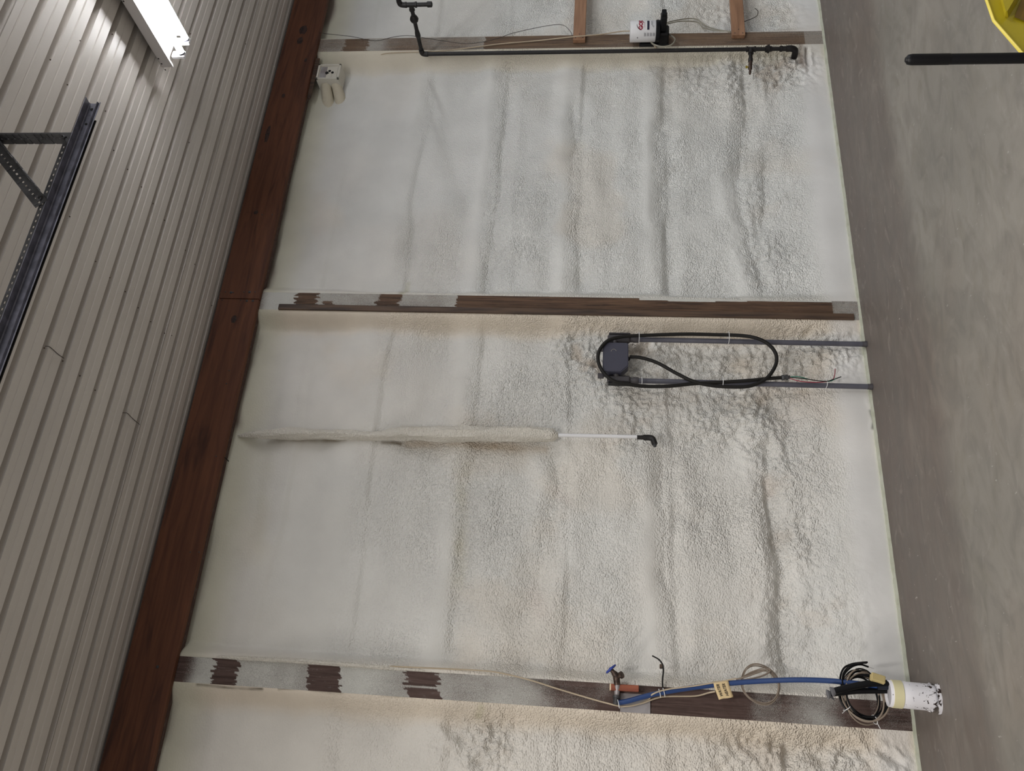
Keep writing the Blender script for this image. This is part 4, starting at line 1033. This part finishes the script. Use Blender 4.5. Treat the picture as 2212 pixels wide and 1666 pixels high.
# broken rim lying around its foot
vs = []; fs = []; k_ = 12
for i in range(k_+1):
    a = math.radians(-150+i*8.6); rr_ = R_+.030+.006*rs.random()
    px_ = sbm.x+math.cos(a)*rr_*.95; py_ = sbm.y-.006+math.sin(a)*rr_*.75
    vs += [(px_, py_, 0), (px_, py_, .012+.014*rs.random()), (px_*.97+sbm.x*.03, py_*.93+sbm.y*.07, .010), ]
fs = []
for i in range(k_): fs += [(3*i, 3*i+3, 3*i+4, 3*i+1), (3*i+1, 3*i+4, 3*i+5, 3*i+2)]
o = MB().add(vs, fs).build('broken_rim', M_pvc, t, False); 
# pipes and caps rising out of the sleeve
def rod_px(a, b, r, name, m, lab, cat='pipe', grp=None):
    o = MB().tube([a, b], r, 14).build(name, m, None, True); tag(o, lab, cat, grp); return o
t = thing('capped_pipe', 'black plastic pipe with cut end leaning out of the floor sleeve', 'pipe', tuple(st_))
e = Vector(wall(1800, 1494, W-.27)); mid = Vector(wall(1840, 1484, W-.28)); s0 = st_+Vector((.02, -.01, -.03))
MB().tube(smooth([wall(1925, 1476, W-.29), wall(1880, 1477, W-.29), mid, e], 8), .0165, 14).build('pipe', M_blackp, t, True)
dcap = (e-mid).normalized()
MB().lathe(e-dcap*.006, dcap, [(0, .018), (.012, .024), (.016, .024), (.018, .012)], 16).build('end_cap', M_cap, t, True)
e2 = Vector(wall(1790, 1500, W-.24)); 
t = thing('capped_pipe', 'second black pipe, its cap just behind and left of the first', 'pipe', tuple(st_))
MB().tube(smooth([wall(1925, 1492, W-.26), wall(1860, 1493, W-.25), wall(1830, 1495, W-.245), e2], 8), .0145, 14).build('pipe', M_blackp, t, True)
dcap = (e2-Vector(wall(1830, 1495, W-.245))).normalized()
MB().lathe(e2-dcap*.006, dcap, [(0, .018), (.008, .022), (.012, .024), (.016, .014)], 16).build('end_cap', M_cap, t, True)
cp = Vector(wall(1795, 1508, W-.25))
MB().prism([(0, 0), (.012, .018), (.010, .002), (.004, -.012), (-.012, -.016)], -.003, .003, lambda u, v, d: (cp.x+u, cp.y+d, cp.z+v)).build('torn_tab', M_galvd, t)
rod_px(wall(1925, 1484, W-.285), wall(1895, 1484, W-.28), .0150, 'blue_stub', M_navy, 'dark blue tube stub between the black pipes in the sleeve')
g = Vector(wall(1895, 1466, W-.30))
o = MB().box((g.x-.022, g.y-.018, g.z-.035), (g.x+.018, g.y+.018, g.z+.032), bev=.004, R=Matrix.Rotation(.25, 3, 'Y') @ Matrix.Rotation(.3, 3, 'Z'), c=g).build('foam_scrap', M_fblock)
tag(o, 'small yellow foam block wedged at the top of the floor sleeve', 'foam')
# coil of black cables
t = thing('cable_coil', 'coil of black and taupe cables hanging round the black pipes', 'coil', tuple(wall(1868, 1500, W-.2)))
c0_ = wall(1866, 1500, W-.20); rs = random.Random(21)
for k in range(11):
    rx_ = .112+rs.uniform(-.014, .014); rz_ = .098+rs.uniform(-.016, .020); ox = rs.uniform(-.012, .012); oz = rs.uniform(-.010, .010); yy = rs.uniform(-.03, .03)
    pts_ = [(c0_[0]-.01+ox+math.cos(a)*rx_, W-.20+yy+.03*math.sin(a+k), c0_[2]+oz+math.sin(a)*rz_) for a in [2*math.pi*i/44 for i in range(45)]]
    MB().tube(pts_, .0042 if k % 3 else .0052, 7, False).build('loop', M_blackp if k % 3 != 1 else M_taupe, t, True)
for k, (pp) in enumerate([[(1826,1500),(1815,1470),(1822,1445),(1840,1435),(1860,1432),(1874,1431)], [(1830,1490),(1822,1462),(1838,1442),(1858,1436),(1876,1441)], [(1835,1490),(1835,1460),(1850,1446),(1870,1448),(1884,1459)], [(1822,1496),(1820,1460),(1834,1440),(1856,1434),(1872,1433)]]):
    MB().tube(path([(a, b, W-.22-.005*k) for a, b in pp]), .005 if k in (0, 1) else .0035, 7).build('cable_end', M_blackp, t, True)
MB().tube(path([(1876,1441,W-.225),(1888,1445,W-.225)]), .0012, 5).build('bare_wire', M_plate, t, True)
for (X_, Y_) in ((1830, 1530), (1889, 1555)):
    p = Vector(wall(X_, Y_, W-.2)); rdl = (p-Vector((c0_[0], p.y, c0_[2]))); rdl.y = 0; rdl.normalize()
    tg = Vector((0, 1, 0)).cross(rdl)
    pts_ = [p+Vector((0, 1, 0))*math.cos(a)*.036+rdl*math.sin(a)*.022 for a in [2*math.pi*i/16 for i in range(17)]]
    MB().tube(pts_, .0022, 6, False).tube([p+rdl*.02-Vector((0, .02, 0)), p+rdl*.045-Vector((0, .03, 0))], .002, 5).build('zip_tie', M_tie, t, True)

# ------------------------------------------------------------------ door track and its hangers under the ceiling
ZT = 3.70
ea = level(213, 236, ZT)
tx1 = ea[0]; tyc = 2.235
t = thing('door_track', 'galvanised steel door track hanging under the ribbed ceiling', 'rail', (tx1, tyc, ZT))
# open channel seen from below: back web, two flanges, rolled lip
def strip(pts2, x0_, x1_, th=.0025):
    """sheet-metal section given as a polyline in (y, z)"""
    m_ = MB()
    n_ = len(pts2); nr = []
    for i in range(n_):
        a = Vector(pts2[max(i-1, 0)]); b = Vector(pts2[min(i+1, n_-1)]); d = (b-a).normalized(); nr.append(Vector((-d.y, d.x))*th)
    vs = []
    for x_ in (x0_, x1_):
        for p_ in pts2: vs.append((x_, p_[0], p_[1]))
        for p_, q_ in zip(pts2, nr): vs.append((x_, p_[0]+q_.x, p_[1]+q_.y))
    fs = []
    for i in range(n_-1):
        fs += [(i, i+1, 2*n_+i+1, 2*n_+i), (n_+i, 3*n_+i, 3*n_+i+1, n_+i+1), (i, n_+i, n_+i+1, i+1), (2*n_+i, 2*n_+i+1, 3*n_+i+1, 3*n_+i)]
    fs += [(0, 2*n_, 3*n_, n_), (n_-1, 2*n_-1, 4*n_-1, 3*n_-1)]
    return m_.add(vs, fs)
yw = tyc+.012
lipc = [(tyc-.006+.0055*math.cos(math.radians(a)), ZT-.0215+.0055*math.sin(math.radians(a))) for a in range(180, -120, -30)]
strip([(tyc-.034, ZT+.014), (tyc-.003, ZT+.018), (tyc, ZT+.015), (tyc+.002, ZT-.015), (tyc, ZT-.0185)]+lipc[2:], -1.6, tx1).build('track', M_galv, t, False)
for X_, Y_ in ((204, 242), (207, 248), (197, 281)):
    p = level(X_, Y_, ZT); MB().lathe((p[0], tyc+.001, ZT+.002), (0, -1, -.1), [(0, .005), (.002, .005), (.003, .003)], 8).build('rivet', M_dark, t)
# perforated angles: the long one on the track, the hanger and the brace
def perforated(p0_, p1_, wdir, edir, leg, name, par, m_=M_galvd, skip=0):
    """L-section with punched slots between two points"""
    p0_, p1_ = Vector(p0_), Vector(p1_); d = (p1_-p0_); L_ = d.length; d.normalize(); wd_ = Vector(wdir).normalized(); ed = Vector(edir).normalized()
    mb = MB(); pitch = .026; k = int(L_/pitch); hw = .010; hh = .0035; th = .002
    for leg_d, nrm in ((wd_, ed), (ed, wd_)):
        for i in range(k):
            s0_ = i*pitch; s1_ = (i+1)*pitch; c_ = (s0_+s1_)/2; mid_ = leg*.55
            cols = [(s0_, c_-hw/2), (c_-hw/2, c_+hw/2), (c_+hw/2, s1_)]
            rows = [(0, mid_-hh), (mid_-hh, mid_+hh), (mid_+hh, leg)]
            for ci, (a, b) in enumerate(cols):
                for ri, (e_, f_) in enumerate(rows):
                    if ci == 1 and ri == 1: continue
                    q = [p0_+d*a+leg_d*e_, p0_+d*b+leg_d*e_, p0_+d*b+leg_d*f_, p0_+d*a+leg_d*f_]
                    mb.add(q, [(0, 1, 2, 3)])
    o = mb.build(name, m_, par); 
    s = o.modifiers.new('thick', 'SOLIDIFY'); s.thickness = th
    return o
hy = tyc-.030
hp = level(162, 300, ZT); hxx = hp[0]
perforated((-1.6, hy+.002, ZT+.020), (hxx+.03, hy+.002, ZT+.020), (0, 0, 1), (0, 1, 0), .022, 'track_angle', t)
MB().box((-1.6, tyc+.004, ZT-.030), (hxx+.12, tyc+.008, ZT+.008)).build('dark_back_strip', M_rub, t)  # thin black strip along the back of the track
tb = thing('track_hanger', 'vertical perforated steel hanger holding the door track end', 'bracket', (hxx, hy, ZT+.03), 'perforated angles holding the door track')
perforated((hxx-.025, hy, ZT+.02), (hxx-.025, hy, ZC), (1, 0, 0), (0, -1, 0), .052, 'angle', tb)
bpt = level(118, 442, ZT); topx = hxx-.02
zmeet = ZT + .03
# where the brace meets the hanger: slope taken from the photo
pm = at_x(0, 318, topx)
tb2 = thing('track_brace', 'diagonal perforated steel brace below the hanger of the door track', 'bracket', (bpt[0], hy, ZT+.03), 'perforated angles holding the door track')
zm = CAM[2]+(pm-CAM)[2]*hy/pm[1] if pm[1] else 4.0
pmw = wall(0, 305, hy-.005)
dirb = Vector((pmw[0], hy-.006, pmw[2]))-Vector((bpt[0], hy-.006, ZT+.02))
endb = Vector((bpt[0], hy-.006, ZT+.02))+dirb*1.25
perforated((bpt[0], hy-.006, ZT+.01), tuple(endb), (-dirb.z, 0, dirb.x), (0, -1, 0), .050, 'angle', tb2)
for par_, p_ in ((tb, (hxx, hy-.002, ZT+.045)), (tb2, (bpt[0], hy-.008, ZT+.04))):
    MB().lathe(p_, (0, -1, 0), [(0, .010), (.006, .010), (.007, .006), (.016, .006)], 6).build('bolt', M_galvd, par_)

# ------------------------------------------------------------------ fluorescent fixture in view
FX0, FX1, FY1 = 3.575, 3.835, 3.36; FZ0, FZ1 = 4.268, 4.345
t = thing('fluorescent_light', 'lit white fluorescent ceiling fixture in the top left corner', 'light', ((FX0+FX1)/2, FY1-1.22, FZ1))
FYS = FY1-2.44
MB().box((FX0, FYS, FZ0+.012), (FX0+.002, FY1, FZ1)).box((FX1-.002, FYS, FZ0+.012), (FX1, FY1, FZ1)).box((FX0, FYS, FZ1-.002), (FX1, FY1, FZ1)).box((FX0+.002, FYS, FZ0+.028), (FX1-.002, FY1-.03, FZ0+.030)).build('housing', M_pan, t)
MB().box((FX0-.003, FYS, FZ0+.006), (FX0+.010, FY1, FZ0+.014)).build('side_rim', M_pan, t); MB().box((FX1-.010, FYS, FZ0+.006), (FX1+.003, FY1, FZ0+.014)).build('side_rim', M_pan, t)
for tx_ in (FX0+.075, FX1-.075):
    tb_ = MB().tube([(tx_, FYS+.03, FZ0-.044), (tx_, FY1-.045, FZ0-.044)], .019, 16).build('tube', M_tube, t, True)
    MB().lathe((tx_, FY1-.045, FZ0-.044), (0, 1, 0), [(0, .019), (.012, .019), (.014, .012), (.02, .011)], 14).build('tube_cap', M_galv, tb_, True)
    MB().box((tx_-.024, FY1-.034, FZ0-.062), (tx_+.024, FY1-.008, FZ0+.020), bev=.006).build('lamp_holder', M_white, t)
for (X_, Y_) in ((329, 127), (334, 138), (343, 151), (257, 3)):
    p = at_x(X_, Y_, FX0)
    MB().lathe((FX0, p[1], min(max(p[2], FZ0+.02), FZ1-.01)), (-1, 0, 0), [(0, .005), (.001, .005)], 8).build('screw_hole', M_dark, t)
for yy_ in (FYS+.4, FY1-.5):
    MB().tube([((FX0+FX1)/2, yy_, FZ1), ((FX0+FX1)/2, yy_, ZC+.01)], .004, 6).build('hanger_rod', M_galvd, t)

# cobweb threads on the ceiling ribs
for (pp, lab) in (([(98,748),(108,750),(125,765),(138,774)], 'dirty cobweb thread on the ceiling ribs, higher up the sheet'),
                  ([(265,892),(275,893),(285,903),(302,918)], 'dirty cobweb thread on the ceiling ribs, nearer the header')):
    o = MB().tube(smooth([level(a, b, ZC-.003) for a, b in pp], 5), .0018, 5).build('cobweb', M_wire); tag(o, lab, 'cobweb')
# twig of wire under the header, left bay
o = MB().tube(path([(477,986,W+.0),(486,989,W-.01),(494,997,W+.01)]), .003, 6).build('wire_stub', M_rub, None, True); tag(o, 'tiny black wire stub poking from foam below the header', 'wire')

# ------------------------------------------------------------------ black pole and yellow moulded tray, bottom right of the room
t = thing('black_pole', 'upright black pole with rounded grip beside the yellow tray', 'pole', (1.70, 1.6, 0))
ptp = at_x(1956, 129, 1.693); 
MB().lathe((ptp[0], ptp[1], 0), (0, 0, 1), [(0, .0135), (ptp[2]-.012, .0135), (ptp[2]-.005, .012), (ptp[2], .006)], 20).build('shaft', M_blackp, t, True)
MB().lathe((ptp[0], ptp[1], ptp[2]-.11), (0, 0, 1), [(0, .0135), (.002, .0142), (.095, .0142), (.104, .012), (.1105, .006)], 20).build('grip', M_blackp, t, True)
MB().box((ptp[0]-.05, ptp[1]-.05, 0), (ptp[0]+.05, ptp[1]+.05, .015), bev=.004).build('foot', M_blackp, t)
# tray standing on edge behind the pole: flange, slanted inner walls, raised boss
yq = 1.75
def tp(X_, Y_, d=0.0):
    p = wall(X_, Y_, yq+d); return (p[0], p[1], p[2])
t = thing('yellow_tray', 'yellow moulded plastic tray with dark recess beside the black pole', 'tray', (wall(2212, 60, yq)[0], yq, 0))
top = [(2127,-60),(2130,0),(2137,20),(2146,46),(2212,122),(2300,222)]
outer = [tp(a, b) for a, b in top]; outer = [(p[0], p[2]) for p in outer]
outer = [(outer[0][0]+.25, outer[0][1]-.02)] + outer + [(outer[-1][0], .02), (outer[0][0]+.25, .02)]
def ins(poly, d):
    cx_ = sum(p[0] for p in poly)/len(poly); cz_ = sum(p[1] for p in poly)/len(poly)
    return [(cx_+(p[0]-cx_)*(1-d), cz_+(p[1]-cz_)*(1-d)) for p in poly]
MB().prism(outer, yq, yq+.004, lambda u, v, d: (u, d, v)).build('flange', M_yel, t)
pth = [(p[0], yq-.002, p[1]) for p in outer]+[(outer[0][0], yq-.002, outer[0][1])]
MB().tube(pth, .0045, 8).build('rolled_edge', M_rim, t, True)
o1 = ins(outer, .10)
# boss
b_ = [(2155,-40),(2160,0),(2171,38),(2178,38),(2196,10),(2206,-10),(2200,-40)]
pb_ = [tp(a, c_) for a, c_ in b_]; pt_ = [tp(a*.0+aa, cc_, -.03) for (a, aa, cc_) in [(0, 2162, -35), (0, 2165, -5), (0, 2173, 24), (0, 2176, 24), (0, 2188, 4), (0, 2196, -12), (0, 2192, -35)]]
n_ = 7
MB().add(pb_+pt_, [(i, (i+1) % n_, (i+1) % n_+n_, i+n_) for i in range(n_)]+[tuple(range(n_, 2*n_))]).build('raised_boss', M_yel, t)
rc = [(2191,37),(2207,-3),(2260,-30),(2300,20),(2260,60),(2216,46)]
r0 = [tp(a, c_, -.006) for a, c_ in rc]; r1 = [tp(a+14, c_, -.003) for a, c_ in rc]
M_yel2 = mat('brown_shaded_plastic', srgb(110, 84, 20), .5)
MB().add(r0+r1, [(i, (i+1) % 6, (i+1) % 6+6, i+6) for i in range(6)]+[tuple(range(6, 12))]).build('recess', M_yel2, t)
